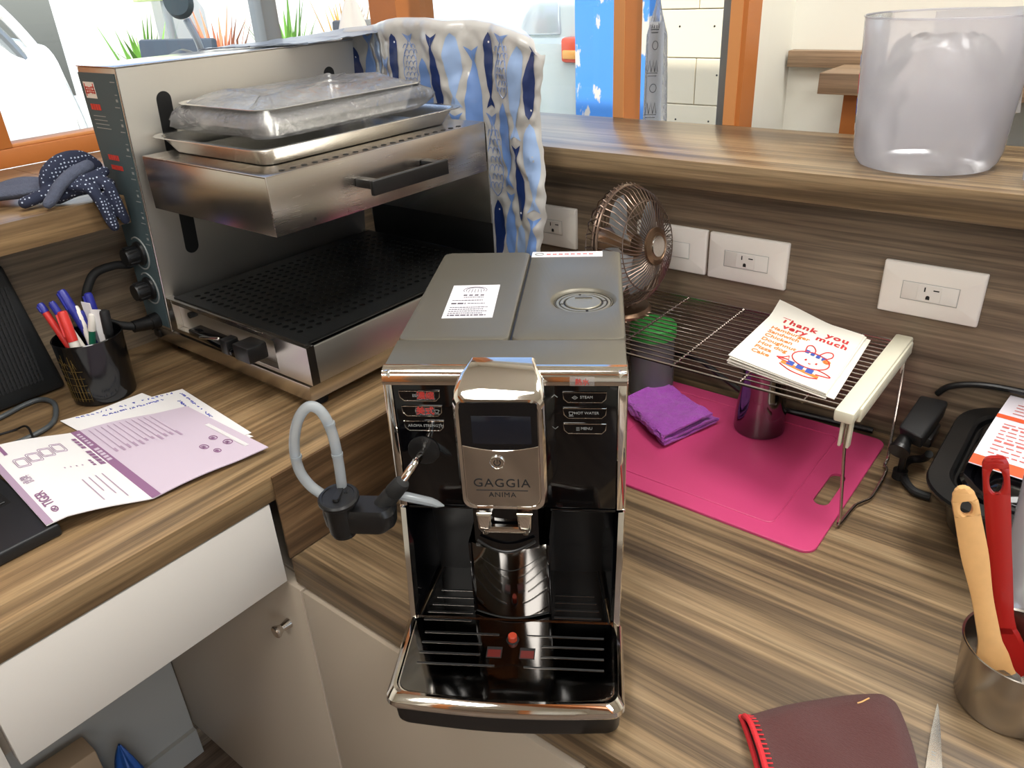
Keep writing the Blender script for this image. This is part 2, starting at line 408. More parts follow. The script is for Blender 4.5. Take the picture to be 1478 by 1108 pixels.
    def grid(s, fn, nu, nv, thick=0):
        A = [[Vector(fn(i/nu, j/nv)) for j in range(nv+1)] for i in range(nu+1)]
        V = [[s.v(p) for p in r] for r in A]
        for i in range(nu):
            for j in range(nv): s.face([V[i][j], V[i+1][j], V[i+1][j+1], V[i][j+1]])
        if thick:
            def nm(i, j):
                a = A[min(i+1, nu)][j]-A[max(i-1, 0)][j]; b = A[i][min(j+1, nv)]-A[i][max(j-1, 0)]
                c = a.cross(b); return c.normalized() if c.length > 1e-12 else Vector((0, 0, 1))
            B = [[s.v(A[i][j]-nm(i, j)*thick) for j in range(nv+1)] for i in range(nu+1)]
            for i in range(nu):
                for j in range(nv): s.face([B[i][j], B[i][j+1], B[i+1][j+1], B[i+1][j]])
            for i in range(nu):
                s.face([V[i][0], B[i][0], B[i+1][0], V[i+1][0]]); s.face([V[i][nv], V[i+1][nv], B[i+1][nv], B[i][nv]])
            for j in range(nv):
                s.face([V[0][j], V[0][j+1], B[0][j+1], B[0][j]]); s.face([V[nu][j], B[nu][j], B[nu][j+1], V[nu][j+1]])
        return s
    def build(s, name, m, parent=None, label=None, ang=32, flat=False):
        bmesh.ops.recalc_face_normals(s.bm, faces=s.bm.faces[:])
        lim = math.radians(ang)
        for f in s.bm.faces: f.smooth = not flat
        for e in s.bm.edges:
            if len(e.link_faces) == 2 and e.calc_face_angle(0) > lim: e.smooth = False
        me = bpy.data.meshes.new(name); s.bm.to_mesh(me); s.bm.free()
        me.materials.append(M[m] if isinstance(m, str) else m)
        o = bpy.data.objects.new(name, me); COL.objects.link(o)
        if parent: o.parent = parent
        if label: o['label'] = label
        return o
def thing(name, label, cat, loc=(0, 0, 0), rz=0, group=None):
    o = bpy.data.objects.new(name, None); COL.objects.link(o); o.empty_display_size = .02
    o.location = loc; o.rotation_euler = (0, 0, rz)
    return tag(o, label, cat, group)
def tag(o, label, cat, group=None):
    o['label'] = label; o['category'] = cat
    if group: o['group'] = group
    return o
def struct(o): o['kind'] = 'structure'; return o
def copy_tree(o, parent=None):
    c = o.copy(); COL.objects.link(c)
    if parent: c.parent = parent
    for ch in list(o.children): copy_tree(ch, c)
    return c
DG = None
def text(s, size, m, name, parent, mtx, ext=.0002, align='LEFT', shear=0, bold=0, spacing=1, label=None):
    cu = bpy.data.curves.new(name, 'FONT'); cu.body = s; cu.size = size; cu.extrude = ext; cu.align_x = align; cu.align_y = 'CENTER'
    cu.shear = shear; cu.offset = bold; cu.space_character = spacing; cu.resolution_u = 3
    o = bpy.data.objects.new(name, cu); COL.objects.link(o)
    dg = bpy.context.evaluated_depsgraph_get(); dg.update()
    me = bpy.data.meshes.new_from_object(o.evaluated_get(dg))
    bpy.data.objects.remove(o, do_unlink=True); bpy.data.curves.remove(cu)
    me.transform(mtx); me.materials.clear(); me.materials.append(M[m])
    me.name = name
    q = bpy.data.objects.new(name, me); COL.objects.link(q)
    if parent: q.parent = parent
    if label: q['label'] = label
    return q
def frame(o, x, y):
    """matrix with origin o, text direction x, up direction y"""
    x = Vector(x).normalized(); y = Vector(y); y = (y-x*y.dot(x)).normalized(); z = x.cross(y)
    return Matrix(((x.x, y.x, z.x, o[0]), (x.y, y.y, z.y, o[1]), (x.z, y.z, z.z, o[2]), (0, 0, 0, 1)))
def text_on(S, s, u0, v0, size, m, nm, par, ex, ey, bold=0, spacing=1, align='LEFT', off=.0004):
    """lettering that follows a sheet: ex, ey = (du, dv) per metre of text width and height"""
    q = text(s, size, m, nm, par, Matrix(), .0001, align, 0, bold, spacing)
    for vv in q.data.vertices:
        x, y, z = vv.co; vv.co = S(u0+ex[0]*x+ey[0]*y, v0+ex[1]*x+ey[1]*y, off+z+.0001)
    q.matrix_parent_inverse = Matrix.Translation(-par.location); return q
def dashes(mb, x0, x1, y, h, z=.0002, gap=.35, seed=0, wmin=.6, wmax=2.2):
    rnd = random.Random(seed); x = x0
    while x < x1-h*.3:
        wd = min(h*rnd.uniform(wmin, wmax), x1-x)
        mb.box(x, y-h/2, 0, x+wd, y+h/2, z); x += wd+h*gap
def glyph(mb, x, y, s, seed, z=.0002):
    """a square character-like block of strokes"""
    rnd = random.Random(seed); t = s*.13
    for k in range(3):
        yy = y-s/2+s*(k+.5)/3+rnd.uniform(-.05, .05)*s; mb.box(x-s*.45, yy-t/2, 0, x+s*.45, yy+t/2, z)
    for k in range(2):
        xx = x-s*.25+k*s*.5+rnd.uniform(-.08, .08)*s; mb.box(xx-t/2, y-s*.45, 0, xx+t/2, y+s*.45, z)
def nz(x, y, z, s=1): return noise.noise(Vector((x*s, y*s, z*s)))

# ================================================================== the setting
ZT, ZB = 0.3648, 0.3263           # ledge top / underside
HD = 0.1174                       # desk top height above the lower worktop
def sbox(name, m, *a, bev=0, parent=None): 
    o = MB().box(*a, bev).build(name, m, parent)
    return o if parent else struct(o)
sbox('floor', 'floor', -.9, -3.2, -.76, 3.2, 1.3, -.72)
sbox('ceiling', 'ceiling', -.95, -3.3, 1.85, 3.3, 1.3, 1.95)
sbox('wall_front', 'cream', -.9, -3.3, -.72, 3.3, -3.2, 1.85)
wr_ = sbox('wall_right', 'cream', 3.2, .1, -.72, 3.3, 1.3, 1.85)
sbox('rear_part', 'cream', 3.2, -3.2, -.72, 3.3, -2.4, 1.85, parent=wr_)
sbox('lower_part', 'cream', 3.2, -2.4, -.72, 3.3, .1, -.25, parent=wr_)
sbox('header', 'cream', 3.2, -2.4, 1.45, 3.3, .1, 1.85, parent=wr_)
wl = sbox('wall_left', 'wood_wall_y', -.80, -3.2, -.72, -.487, .674, ZB-.0005)
sbox('upper_wall', 'cream', -.86, -3.2, ZT, -.80, -.25, 1.85, parent=wl)
sbox('sill_board', 'orange', -.84, -.25, ZT+.0005, -.785, .903, .395, bev=.002, parent=wl)
sbox('jamb_board', 'orange', -.84, -.25, .395, -.785, .127, 1.5, bev=.002, parent=wl)
sbox('header', 'cream', -.86, -.25, 1.5, -.78, 1.02, 1.85, parent=wl)
wb = sbox('wall_back', 'wood_wall_x', -.487, .674, -.72, 3.2, .86, ZB-.0005)
sbox('outer_base', 'cream', -.86, .9040, -.72, .137, 1.0, ZT-.0245, parent=wb)
sbox('header', 'cream', -.86, .903, 1.5, .137, 1.0, 1.85, parent=wb)
sbox('white_return', 'cream', .085, 1.0005, -.72, .137, 1.2, 1.5, parent=wb)
sbox('white_return', 'cream', .1085, .9575, ZT-.0245, .137, 1.0004, 1.5, parent=wb)
sbox('white_wall', 'cream', .137, 1.105, -.72, 3.2, 1.2, 1.85, parent=wb)
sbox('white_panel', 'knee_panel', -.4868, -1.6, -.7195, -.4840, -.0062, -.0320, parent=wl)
t1 = sbox('trim_1', 'orange', -.738, .9035, ZT-.024, -.655, 1.02, 1.5)                     # corner post between the windows
t2 = sbox('trim_2', 'orange', -.1085, .9035, ZT-.024, -.0860, .9615, 1.5)                # slim post
sbox('lit_face', 'orange_pale', -.1085, .9015, ZT+.0005, -.0865, .9034, 1.5, parent=t2)  # paler cover on the post front, its brighter lit side put in colour
t3 = sbox('trim_3', 'orange', .1085, .9035, -.72, .1372, .9573, 1.5)
sbox('lit_face', 'orange_pale', .1085, .9015, ZT+.0005, .1290, .9034, 1.5, parent=t3)
sbox('trim_4', 'orange', -.78, -1.55, 1.6, 3.2, -1.3, 1.85)                               # ceiling beam
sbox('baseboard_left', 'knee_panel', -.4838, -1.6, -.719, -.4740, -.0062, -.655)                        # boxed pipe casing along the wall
sbox('trim_6', 'orange', 1.1, -3.199, -.719, 1.24, -3.12, 1.45)
sbox('trim_7', 'orange', 2.1, -3.199, -.719, 2.24, -3.12, 1.45)
d1 = sbox('door_1', 'wood_wall_x', 1.24, -3.199, -.719, 2.1, -3.15, 1.4)
MB().cyl((1.34, -3.15, .28), (1.34, -3.09, .28), .011).tube([(1.34, -3.09, .28), (1.44, -3.09, .28)], .01, rnd=True).build('door_handle', 'chrome_soft', d1)
def window(n, parts):
    e = bpy.data.objects.new(f'window_{n}', None); COL.objects.link(e); struct(e)
    for nm, m, b, bev in parts:
        if nm == 'glass_pane':
            a = b
            if a[3]-a[0] < a[4]-a[1]: MB().poly([(a[0], a[1], a[2]), (a[0], a[4], a[2]), (a[0], a[4], a[5]), (a[0], a[1], a[5])]).build(nm, m, e)
            else: MB().poly([(a[0], a[1], a[2]), (a[3], a[1], a[2]), (a[3], a[1], a[5]), (a[0], a[1], a[5])]).build(nm, m, e)
        else: MB().box(*b, bev).build(nm, m, e)
window(1, [('glass_pane', 'glass', (-.812, .135, .40, -.812, .66, 1.49), 0), ('glass_pane', 'glass', (-.812, .705, .40, -.812, 1.0, 1.49), 0),
           ('mullion', 'alu', (-.835, .662, .395, -.79, .70, 1.5), .003), ('bottom_rail', 'orange_pale', (-.83, .128, .3952, -.79, .95, .4005), .001)])
window(2, [('glass_pane', 'glass', (-.65, .94, ZT-.012, -.11, .94, 1.49), 0), ('bottom_rail', 'alu', (-.653, .93, ZT-.0245, -.11, .95, ZT-.012), 0)])
window(3, [('glass_pane', 'glass', (-.084, .94, ZT-.0245, .09, .94, 1.49), 0), ('side_rail', 'alu', (.0845, .925, ZT-.0245, .1065, .955, 1.5), .002)])

window(4, [('glass_pane', 'glass', (3.25, -2.36, -.22, 3.25, -1.18, 1.42), 0), ('glass_pane', 'glass', (3.25, -1.12, -.22, 3.25, .06, 1.42), 0), ('mullion', 'orange', (3.21, -1.18, -.25, 3.28, -1.12, 1.45), .003),
           ('side_frame', 'orange', (3.21, -2.4, -.25, 3.28, -2.36, 1.45), .003), ('side_frame', 'orange', (3.21, .06, -.25, 3.28, .1, 1.45), .003)])

# ceiling lamps (behind and above the camera)
def ceiling_lamp(x, y, power, lab):
    t = thing('ceiling_lamp', lab, 'ceiling light', (x, y, 1.85))
    MB().rloft([(0, 0, .31, .31, .02, -.03), (0, 0, .31, .31, .02, -.0005)]).build('lamp_frame', 'white_lam', t)
    m = bpy.data.materials.get('lamp_diffuser')
    if not m:
        m, nt_, p = nodes('lamp_diffuser'); p.inputs['Emission Color'].default_value = (1, .985, .95, 1); p.inputs['Emission Strength'].default_value = 5
    MB().rloft([(0, 0, .28, .28, .01, -.034), (0, 0, .28, .28, .01, -.03)]).build('diffuser', m, t)
    a = area('lamp_light', (x, y, 1.812), (0, 0, -1), .54, .54, power, (1, .99, .955)); a.parent = None
ceiling_lamp(.25, -.35, 8.5, 'square white ceiling panel lamp above the coffee machine')
ceiling_lamp(.75, .66, 17, 'square white ceiling panel lamp above the bar ledge and its tub')
ceiling_lamp(1.95, -.9, 16, 'added square white ceiling panel lamp brightening the right half of the room')  # added to brighten the unseen room that the steel reflects
ceiling_lamp(.9, -2.3, 18, 'added square white ceiling panel lamp brightening the walls near the far door')  # likewise added, lifts the rear walls for the reflections

# ------------------------------------------------------------------ counters and cabinets
o = MB().box(.0035, 0, -.0374, 2.2, .6735, 0, .0012).build('worktop', 'wood_counter')
tag(o, 'lower brown wood-grain worktop running along the outlet wall under the coffee machine', 'worktop')
t = thing('worktop', 'higher brown wood-grain worktop on the left holding the grill, booklet and pen cup', 'worktop', (-.25, -.5, HD))
def P_(mb, n, m, par, lab=None):
    """build in world coordinates under an empty that is only translated"""
    ob = mb.build(n, m, par, lab); ob.matrix_parent_inverse = Matrix.Translation(-par.location); return ob
P_(MB().box(-.4865, -1.6, .0853, 0, .6735, HD, .001), 'board', 'wood_desk', t)
P_(MB().box(.0002, .0, .0002, .0032, .673, HD-.0006), 'step_panel', 'wood_step', t, 'upright wood-grain panel between the two worktop levels')
t = thing('desk_drawer_unit', 'white laminate drawer unit hanging under the left worktop above the open knee space', 'drawer unit', (-.2, -.3, -.031))
P_(MB().box(-.46, -1.55, -.028, -.022, -.012, .0850), 'body', 'taupe_lam', t)
P_(MB().box(-.0205, -.318, -.0312, -.0008, -.0085, .0835, .001), 'drawer', 'white_lam', t)
P_(MB().box(-.0205, -.76, -.0312, -.0008, -.3255, .0835, .001), 'drawer', 'white_lam', t)
t = thing('base_cabinet', 'taupe laminate base cabinet under the lower worktop with one small steel knob', 'cabinet', (.3, .3, -.72))
P_(MB().box(-.486, .0135, -.65, 2.1, .67, -.0378), 'body', 'taupe_lam', t)
P_(MB().box(-.486, .06, -.7195, 2.1, .66, -.65), 'plinth', 'blacksat', t)
xs = [(-.4855, .0165), (.0195, .425), (.428, .86), (.863, 1.3)]
for i, (a, b) in enumerate(xs):
    d = P_(MB().box(a, -.0045, -.645, b, .0130, -.041, .001), 'door', 'taupe_lam', t)
    e = MB().box(b-.0016, -.0052, -.645, b, -.0043, -.041); ob = e.build('edge_band', 'taupe_edge', d)
    if i == 0:
        k = MB(Matrix.Translation((-.0286, -.0048, -.1187)) @ Matrix.Rotation(PI/2, 4, 'X'))
        k.lathe([(.007, 0), (.0062, .004), (.005, .012), (.0068, .016), (.0085, .0185), (.0085, .021), (.0072, .0225)], 24).build('knob', 'chrome_soft', d, 'brushed steel knob')
t = thing('bar_ledge', 'raised wood-grain ledge in front of the back windows carrying the milky tub', 'ledge', (.5, .77, ZB))
P_(MB().box(-.4, .63, ZB, 3.1, .903, ZT, .001), 'board', 'wood_ledge_x', t)
t = thing('window_ledge', 'raised wood-grain ledge under the left window with the dotted gloves on it', 'ledge', (-.6, -.4, ZB))
P_(MB().box(-.7845, -1.8, ZB, -.408, .112, ZT, .001), 'board', 'wood_ledge_y', t)
P_(MB().box(-.7845, .1125, ZB, -.4875, .629, ZT, .001), 'board', 'wood_ledge_y', t)
P_(MB().box(-.7845, .6295, ZB, -.4005, .9025, ZT, .001), 'board', 'wood_ledge_y', t)
# far room: rail and table
t = thing('wall_rail', 'grey-brown wooden rail fixed across the white wall of the next room', 'rail', (.5, 1.1, .42))
zr = [None]
P_(MB().box(.142, 1.08, .4385, 2.4, 1.1045, .4655, .001), 'board', 'wood_pale', t)
t = thing('dining_table', 'small wooden table with an orange leg standing before the white wall', 'table', (.55, 1.02, -.72))
P_(MB().box(.243, .955, .4135, .9, 1.075, .4455, .001), 'tabletop', 'wood_pale', t)
for lx in (.275, .86): P_(MB().hexa([(lx+.006, .99, -.7195), (lx+.046, .99, -.7195), (lx+.046, 1.04, -.7195), (lx+.006, 1.04, -.7195), (lx, .99, .4133), (lx+.03, .99, .4133), (lx+.03, 1.04, .4133), (lx, 1.04, .4133)]), 'leg', 'orange', t)
# knee space clutter
t = MB().hexa([(-.470, -.330, -.7195), (-.420, -.330, -.7195), (-.420, -.180, -.7195), (-.470, -.180, -.7195), (-.470, -.330, -.482), (-.420, -.330, -.480), (-.420, -.180, -.487), (-.470, -.180, -.489)], .003).build('carton', 'card')
tag(t, 'folded brown cardboard carton in the knee space under the desk', 'box')
t = MB().grid(lambda u, v: (lambda a, r: (-.430+r*math.cos(a)*.9, -.150+r*math.sin(a)*.55+.006*v, -.7190+.20*v))(2*PI*u, (.045*(1-v**3)+.003)*(1+.18*math.sin(5*2*PI*u+4*v))), 30, 14).build('plastic_bag', 'blue_bag')
tag(t, 'crumpled blue plastic bag on the floor under the desk', 'bag')

# ================================================================== coffee machine (local: x right, y back, z up)
cm = thing('coffee_machine', 'black and chrome bean-to-cup coffee machine at the centre with graphite top and drip tray', 'coffee machine', (.2986, .0675, 0), .5661)
# shell
mb = MB(); mb.rloft([(0, .178, .104, .132, .012, .006), (0, .178, .1065, .1345, .014, .02), (0, .178, .1070, .135, .014, .300), (0, .178, .1055, .1335, .013, .3045)])
mb.box(-.1065, .004, .163, .1065, .06, .3035, .002)
mb.build('body', 'blacksat', cm)
for x in (-.08, .08):
    MB().cyl((x, .07, 0), (x, .07, .007), .012).build('foot', 'rubber', cm); MB().cyl((x, .27, 0), (x, .27, .007), .012).build('foot', 'rubber', cm)
# top
def lid(x0, x1, y0, y1, nm, lab=None, r=.004):
    cx, cy_, hx, hy = (x0+x1)/2, (y0+y1)/2, (x1-x0)/2, (y1-y0)/2
    return MB().rloft([(cx, cy_, hx, hy, r, .3020), (cx, cy_, hx, hy, r, .3065), (cx, cy_, hx-.0009, hy-.0009, r, .3083), (cx, cy_, hx-.0028, hy-.0028, r, .3092)], 5, True, True).build(nm, 'graphite', cm, lab)
lid(-.1072, -.0010, .0592, .3135, 'water_tank_lid', None, .008)
cc = (.066, .156)
def circ(r, z, n=24): return [(cc[0]+r*math.cos(2*PI*(i+.5)/n-PI/24*0), cc[1]+r*math.sin(2*PI*(i+.5)/n), z) for i in range(n)]
def lrr(g, z): return [(x, y, z) for x, y in rr(.0531-g, .12715-g, .008, 5, .0541, .18635)]
bl = MB().loops([lrr(0, .3020), lrr(0, .3065), lrr(.0009, .3083), lrr(.0028, .3092), circ(.0350, .3092), circ(.0335, .3086), circ(.0305, .3058), circ(.0300, .3045)], True, True).build('bean_lid', 'graphite', cm)
MB().hexa([(-.1072, .005, .302), (.1072, .005, .302), (.1072, .0575, .302), (-.1072, .0575, .302), (-.1065, .0035, .3080), (.1065, .0035, .3080), (.1062, .0572, .3092), (-.1062, .0572, .3092)], .0012).build('top_band', 'graphite', cm)
# round grip on the bean lid: dished ring, dark segments and an inner disc
mb = MB(); c = (.066, .156, .3048)
mb.lathe([(.0300, .0001), (.0298, .0014), (.0290, .0016), (.0288, .0002)], 40, c, False, False); g = mb.build('grip_ring', 'graphite', bl)
MB().lathe([(.0289, .0003), (.0001, .0004)], 40, c, False, False).build('grip_floor', 'darkslot', bl)
MB().lathe([(.0282, .0004), (.0280, .0011), (.0255, .0012), (.0252, .0004)], 40, c, False, False).build('inner_ring', 'graphite_l', bl)
for k in range(4):
    a0 = k*PI/2+.25
    L = []
    for i in range(11):
        a = a0+i*(PI/2-.12)/10
        L.append([(c[0]+r*math.cos(a), c[1]+r*math.sin(a), c[2]+z) for r, z in ((.0240, .0004), (.0238, .0012), (.0208, .0012), (.0206, .0004))])
    MB().loops(L, closed=False).build('ring_segment', 'graphite_l', bl)
MB().lathe([(.0188, .0004), (.0186, .0014), (.0176, .0020), (.0001, .0017)], 36, c, False, False).build('grip_disc', 'graphite_l', bl)
MB().prism([(c[0]-.009+.018*i/10, c[1]+.010+.0045*math.sin(PI*i/10)) for i in range(11)], c[2]+.0019, c[2]+.0027, 'Z').build('finger_notch', 'graphite', bl)
# chrome surround of the front
def lean(z): return -.004 - max(0, .165-z)/.118*.029
prof = [(.0065, .3088), (.0025, .3085), (-.0015, .3068), (-.0042, .3040), (-.0055, .2995), (-.0055, .2945), (.004, .2945), (.0065, .303)]
mb = MB()
mb.loops([[(x, y, z) for y, z in prof] for x in (-.1068, .1068)])
for s in (-1, 1):
    mb.hexa([(s*.0990, -.0052, .162), (s*.1078, -.0030, .162), (s*.1078, .022, .162), (s*.0990, .022, .162),
             (s*.0990, -.0055, .3075), (s*.1078, -.0025, .3065), (s*.1078, .022, .3065), (s*.0990, .022, .3075)], .0018, 3)
    L = []
    for i in range(7):
        z = .045+(.1605-.045)*i/6; y = lean(z); xo = .1040+.0036*i/6
        L.append([(s*(xo-.0062), y, z), (s*(xo-.001), y+.0008, z), (s*xo, y+.003, z), (s*xo, y+.010, z), (s*(xo-.0062), y+.010, z)])
    mb.loops(L)
mb.build('chrome_surround', 'chrome', cm)
# upper gloss panels, cheeks of the cup bay
MB().box(-.0988, -.0035, .1635, -.034, .01, .2942, .0008).build('front_panel', 'blackgloss', cm)
MB().box(.034, -.0035, .1635, .0988, .01, .2942, .0008).build('front_panel', 'blackgloss', cm)
for s in (-1, 1):
    L = []
    for i in range(7):
        z = .044+(.160-.044)*i/6; y = lean(z)+.002
        xo = .1036+.0034*i/6; L.append([(s*(xo-.0055), y, z), (s*xo, y+.008, z), (s*xo, .056, z), (s*(.0845+.003*i/6), .056, z), (s*(xo-.009), y+.004, z)])
    MB().loops(L).build('side_cheek', 'blackgloss', cm)
MB().box(-.0962, .0515, .044, .0962, .0555, .1632).build('bay_back', 'blackgloss', cm)
MB().box(-.0988, -.0030, .1592, -.0375, .0525, .1618, .0006).build('bay_ceiling', 'blackgloss', cm)
MB().box(.0375, -.0030, .1592, .0988, .0525, .1618, .0006).build('bay_ceiling', 'blackgloss', cm)
# grounds drawer: convex dark mirror column
out = [(-.0395, .051)] + [(-.0395+.076*i/14, -.020-.010*math.sin(PI*i/14)) for i in range(15)] + [(.0365, .051)]
col = MB().prism(out, .0475, .134, 'Z').build('grounds_drawer', 'mirror_dark', cm)
for s in (-.0388, .0358): MB().box(s-.0012, -.0225, .0478, s+.0012, -.012, .134, .0005).build('drawer_edge', 'blackgloss', col)
MB().tube([(-.0395+.076*i/14, -.0204-.010*math.sin(PI*i/14), .0482) for i in range(15)], .0008, 6).build('drawer_lip', 'darkslot', col)
MB().tube([(-.032+.061*i/14, -.0202-.0095*math.sin(PI*(i+1.2)/16.4), .122-.014*math.sin(PI*i/14)) for i in range(15)], .0007, 6).build('drawer_groove', 'darkslot', col)
# spout head
hx0 = -.0018
def hl(y, hx, zl, zh, r, n=5): return [(x+hx0, y, z) for x, z in rr(hx, (zh-zl)/2, r, n, 0, (zh+zl)/2)]
mb = MB(); mb.loops([hl(.0150, .0296, .184, .3115, .004), hl(.010, .0300, .182, .3113, .004), hl(-.006, .0372, .180, .3072, .007), hl(-.0215, .0396, .1785, .3012, .008), hl(-.0275, .0392, .1795, .2972, .009), hl(-.0308, .0370, .1815, .2945, .010), hl(-.0312, .0340, .1845, .2925, .0095), hl(-.0305, .0335, .1850, .2920, .009)])
hd = mb.build('spout_head', 'chrome', cm, None, 22)
zc = .2475
out = [(-.0332, zc+.002), (-.0332, .2905), (-.0322, .2915), (.0322, .2915), (.0332, .2905), (.0332, zc+.002)] + [(.0332-.0664*i/12, zc+.002-.0048*math.sin(PI*i/12)) for i in range(1, 12)]
dp = MB().prism([(a+hx0, b) for a, b in out], -.0306, -.0318, 'Y').build('display', 'screen', hd)
MB().box(hx0-.0235, -.0321, .2515, hx0+.0275, -.0317, .2790, .0002).build('display_window', 'screen_in', dp)
out = [(-.0325+.065*i/12, zc+.0005-.0048*math.sin(PI*i/12)) for i in range(13)] + [(.0325, .193), (.0300, .1880), (.024, .1862), (0, .1850), (-.024, .1862), (-.0300, .1880), (-.0325, .193)]
lp = MB().prism([(a+hx0, b) for a, b in out], -.0306, -.0316, 'Y').build('mirror_panel', 'mirror_plate', hd)
MB().tube([(hx0-.033+.066*i/12, -.0317, zc+.0012-.0048*math.sin(PI*i/12)) for i in range(13)], .0007, 6).build('panel_bead', 'chrome', hd)
pw = MB(Matrix.Translation((-.0052, -.0316, .2325)) @ Matrix.Rotation(PI/2, 4, 'X'))
pb = pw.lathe([(.0068, 0), (.0068, .0009), (.0060, .0014), (.0056, .0011), (.0001, .0011)], 30).build('power_button', 'chrome_soft', lp)
a = [( -.0052+.0029*math.cos(t_), -.0330, .2325+.0029*math.sin(t_)) for t_ in [PI/2+.55+i*(2*PI-1.1)/20 for i in range(21)]]
mb = MB().tube(a, .0004, 6); mb.tube([(-.0052, -.0330, .2322), (-.0052, -.0330, .2362)], .0004, 6); mb.build('power_symbol', 'mark_dark', pb)
fx = lambda x, y, z: frame((x, y, z), (1, 0, 0), (0, 0, 1))
text('GAGGIA', .0125, 'mark_dark', 'logo', lp, fx(hx0-.0008, -.0317, .2100), align='CENTER', spacing=1.12)
MB().box(hx0-.024, -.0320, .2022, hx0+.0225, -.0317, .2027).build('logo_rule', 'mark_dark', lp)
text('ANIMA', .0074, 'mark_dark', 'logo', lp, fx(hx0-.0008, -.0317, .1975), align='CENTER', spacing=1.1)
# coffee outlet below the head
mb = MB()
mb.prism([(hx0-.0300+.060*i/10, -.0265-.004*math.sin(PI*i/10)) for i in range(11)] + [(.030+hx0, .04), (-.030+hx0, .04)], .134, .1815, 'Z')
mb.build('outlet_shroud', 'blackgloss', cm)
mb = MB()
for s in (-.0185, .0185):
    mb.rloft([(hx0+s, -.0320, .0052, .0050, .003, .1600), (hx0+s, -.0320, .0064, .0060, .003, .1640), (hx0+s, -.0320, .0070, .0062, .003, .1785)])
    mb.cyl((hx0+s, -.032, .1555), (hx0+s, -.032, .161), .0036, .0046)
mb.rloft([(hx0, -.0350, .0195, .0022, .002, .1590), (hx0, -.0352, .0200, .0026, .002, .1615), (hx0, -.0345, .0196, .0020, .002, .1655)])
mb.build('coffee_outlet', 'chrome', cm)
MB().tube([(hx0-.027+.054*i/12, -.0312-.006*math.sin(PI*i/12), .1455-.0085*math.sin(PI*i/12)) for i in range(13)], .0014, 8).build('shroud_lip', 'blacksat', cm)
# buttons
def button(x, z, wd, txt, m='mark', icon=None):
    h = .0098
    out = [(-wd/2, h/2), (wd/2, h/2), (wd/2-.0008, -h/2+.0034), (wd/2-.0042, -h/2), (-wd/2+.0042, -h/2), (-wd/2+.0008, -h/2+.0034)]
    b = MB().prism([(x+p, z+q) for p, q in out], -.0035, -.0046, 'Y').build('button', 'blackgloss', cm)
    mb = MB(); mb.tube([(x+p, -.0046, z+q) for p, q in out], .00042, 6, closed=True); mb.build('button_rim', 'chrome', b)
    if txt: text(txt, .0037, m, 'button_text', b, fx(x+.0015, -.00465, z+.0003), align='CENTER')
    if icon:
        mb = MB()
        for p0, p1 in icon: mb.tube([(x+p0[0], -.0048, z+p0[1]), (x+p1[0], -.0048, z+p1[1])], .0002, 5)
        mb.build('button_icon', m, b)
    return b
CUP = lambda x: [((x-.002, .0015), (x-.0014, -.0015)), ((x-.0014, -.0015), (x+.001, -.0015)), ((x+.001, -.0015), (x+.0016, .0015)), ((x-.002, .0015), (x+.0016, .0015)), ((x+.0016, .001), (x+.0026, .0005)), ((x-.0022, -.0026), (x+.002, -.0026))]
STE = lambda x: [((x-.0024, 0), (x, .0016)), ((x, .0016), (x+.0024, 0)), ((x-.0024, 0), (x, -.0016)), ((x, -.0016), (x+.0024, 0)), ((x-.001, 0), (x+.001, 0))]
BAR = lambda x: [((x-.0014, .0014), (x+.0016, .0014)), ((x-.0014, 0), (x+.0016, 0)), ((x-.0014, -.0014), (x+.0016, -.0014))]
BEA = lambda x: [((x, .002), (x+.001, .001)), ((x-.002, -.001), (x-.001, -.0018)), ((x+.001, -.001), (x+.002, -.0018)), ((x-.0002, .0028), (x+.0004, .0022))]
button(-.0750, .2830, .0370, 'ESPRESSO'); button(-.0742, .2675, .0366, 'ESPRESSO', icon=CUP(.0135)); button(-.0738, .2522, .0366, 'AROMA STRENGTH', icon=BEA(.0152))
button(.0706, .2825, .0378, 'STEAM', icon=STE(-.0085)); button(.0706, .2667, .0378, 'HOT WATER', icon=CUP(-.0118)); button(.0706, .2510, .0378, 'MENU', icon=BAR(-.0062))
for z, s in ((.2835, 1), (.2515, -1)):
    MB().tube([(.0420, -.0040, z-s*.0012), (.0445, -.0040, z+s*.0012), (.0470, -.0040, z-s*.0012)], .0003, 5).build('arrow_mark', 'mark', cm)
MB().tube([(-.0405, -.004, .281), (-.0395, -.004, .283), (-.0385, -.004, .281)], .0003, 5).build('arrow_mark', 'mark', cm)
# translucent stickers with red characters
sm = film('clear_sticker', (255, 255, 255), .9, .2, 0)
for i, (s, x, z, y, wd, tl) in enumerate((('濃縮', -.0695, .2832, -.0051, .0165, .0080), ('美式', -.0712, .2677, -.0051, .0175, .0084))):
    b = MB().box(x-wd/2, y, z-.0037, x+wd/2, y+.0002, z+.0037).build('sticker', sm, cm, 'clear sticker with red characters')
    text(s, tl, 'red_print', 'sticker_text', b, fx(x, y-.0003, z+.0001), align='CENTER')
sx = .0685
tm = frame((sx, -.0058, .2990), (1, 0, 0), (0, .12, 1))
b = MB(tm).box(-.0105, -.0042, 0, .0105, .0042, .0002).build('sticker', sm, cm, 'clear sticker with red characters on the chrome')
text('熱水', .0062, 'red_print', 'sticker_text', b, tm @ Matrix.Translation((0, -.001, .0004)), align='CENTER')
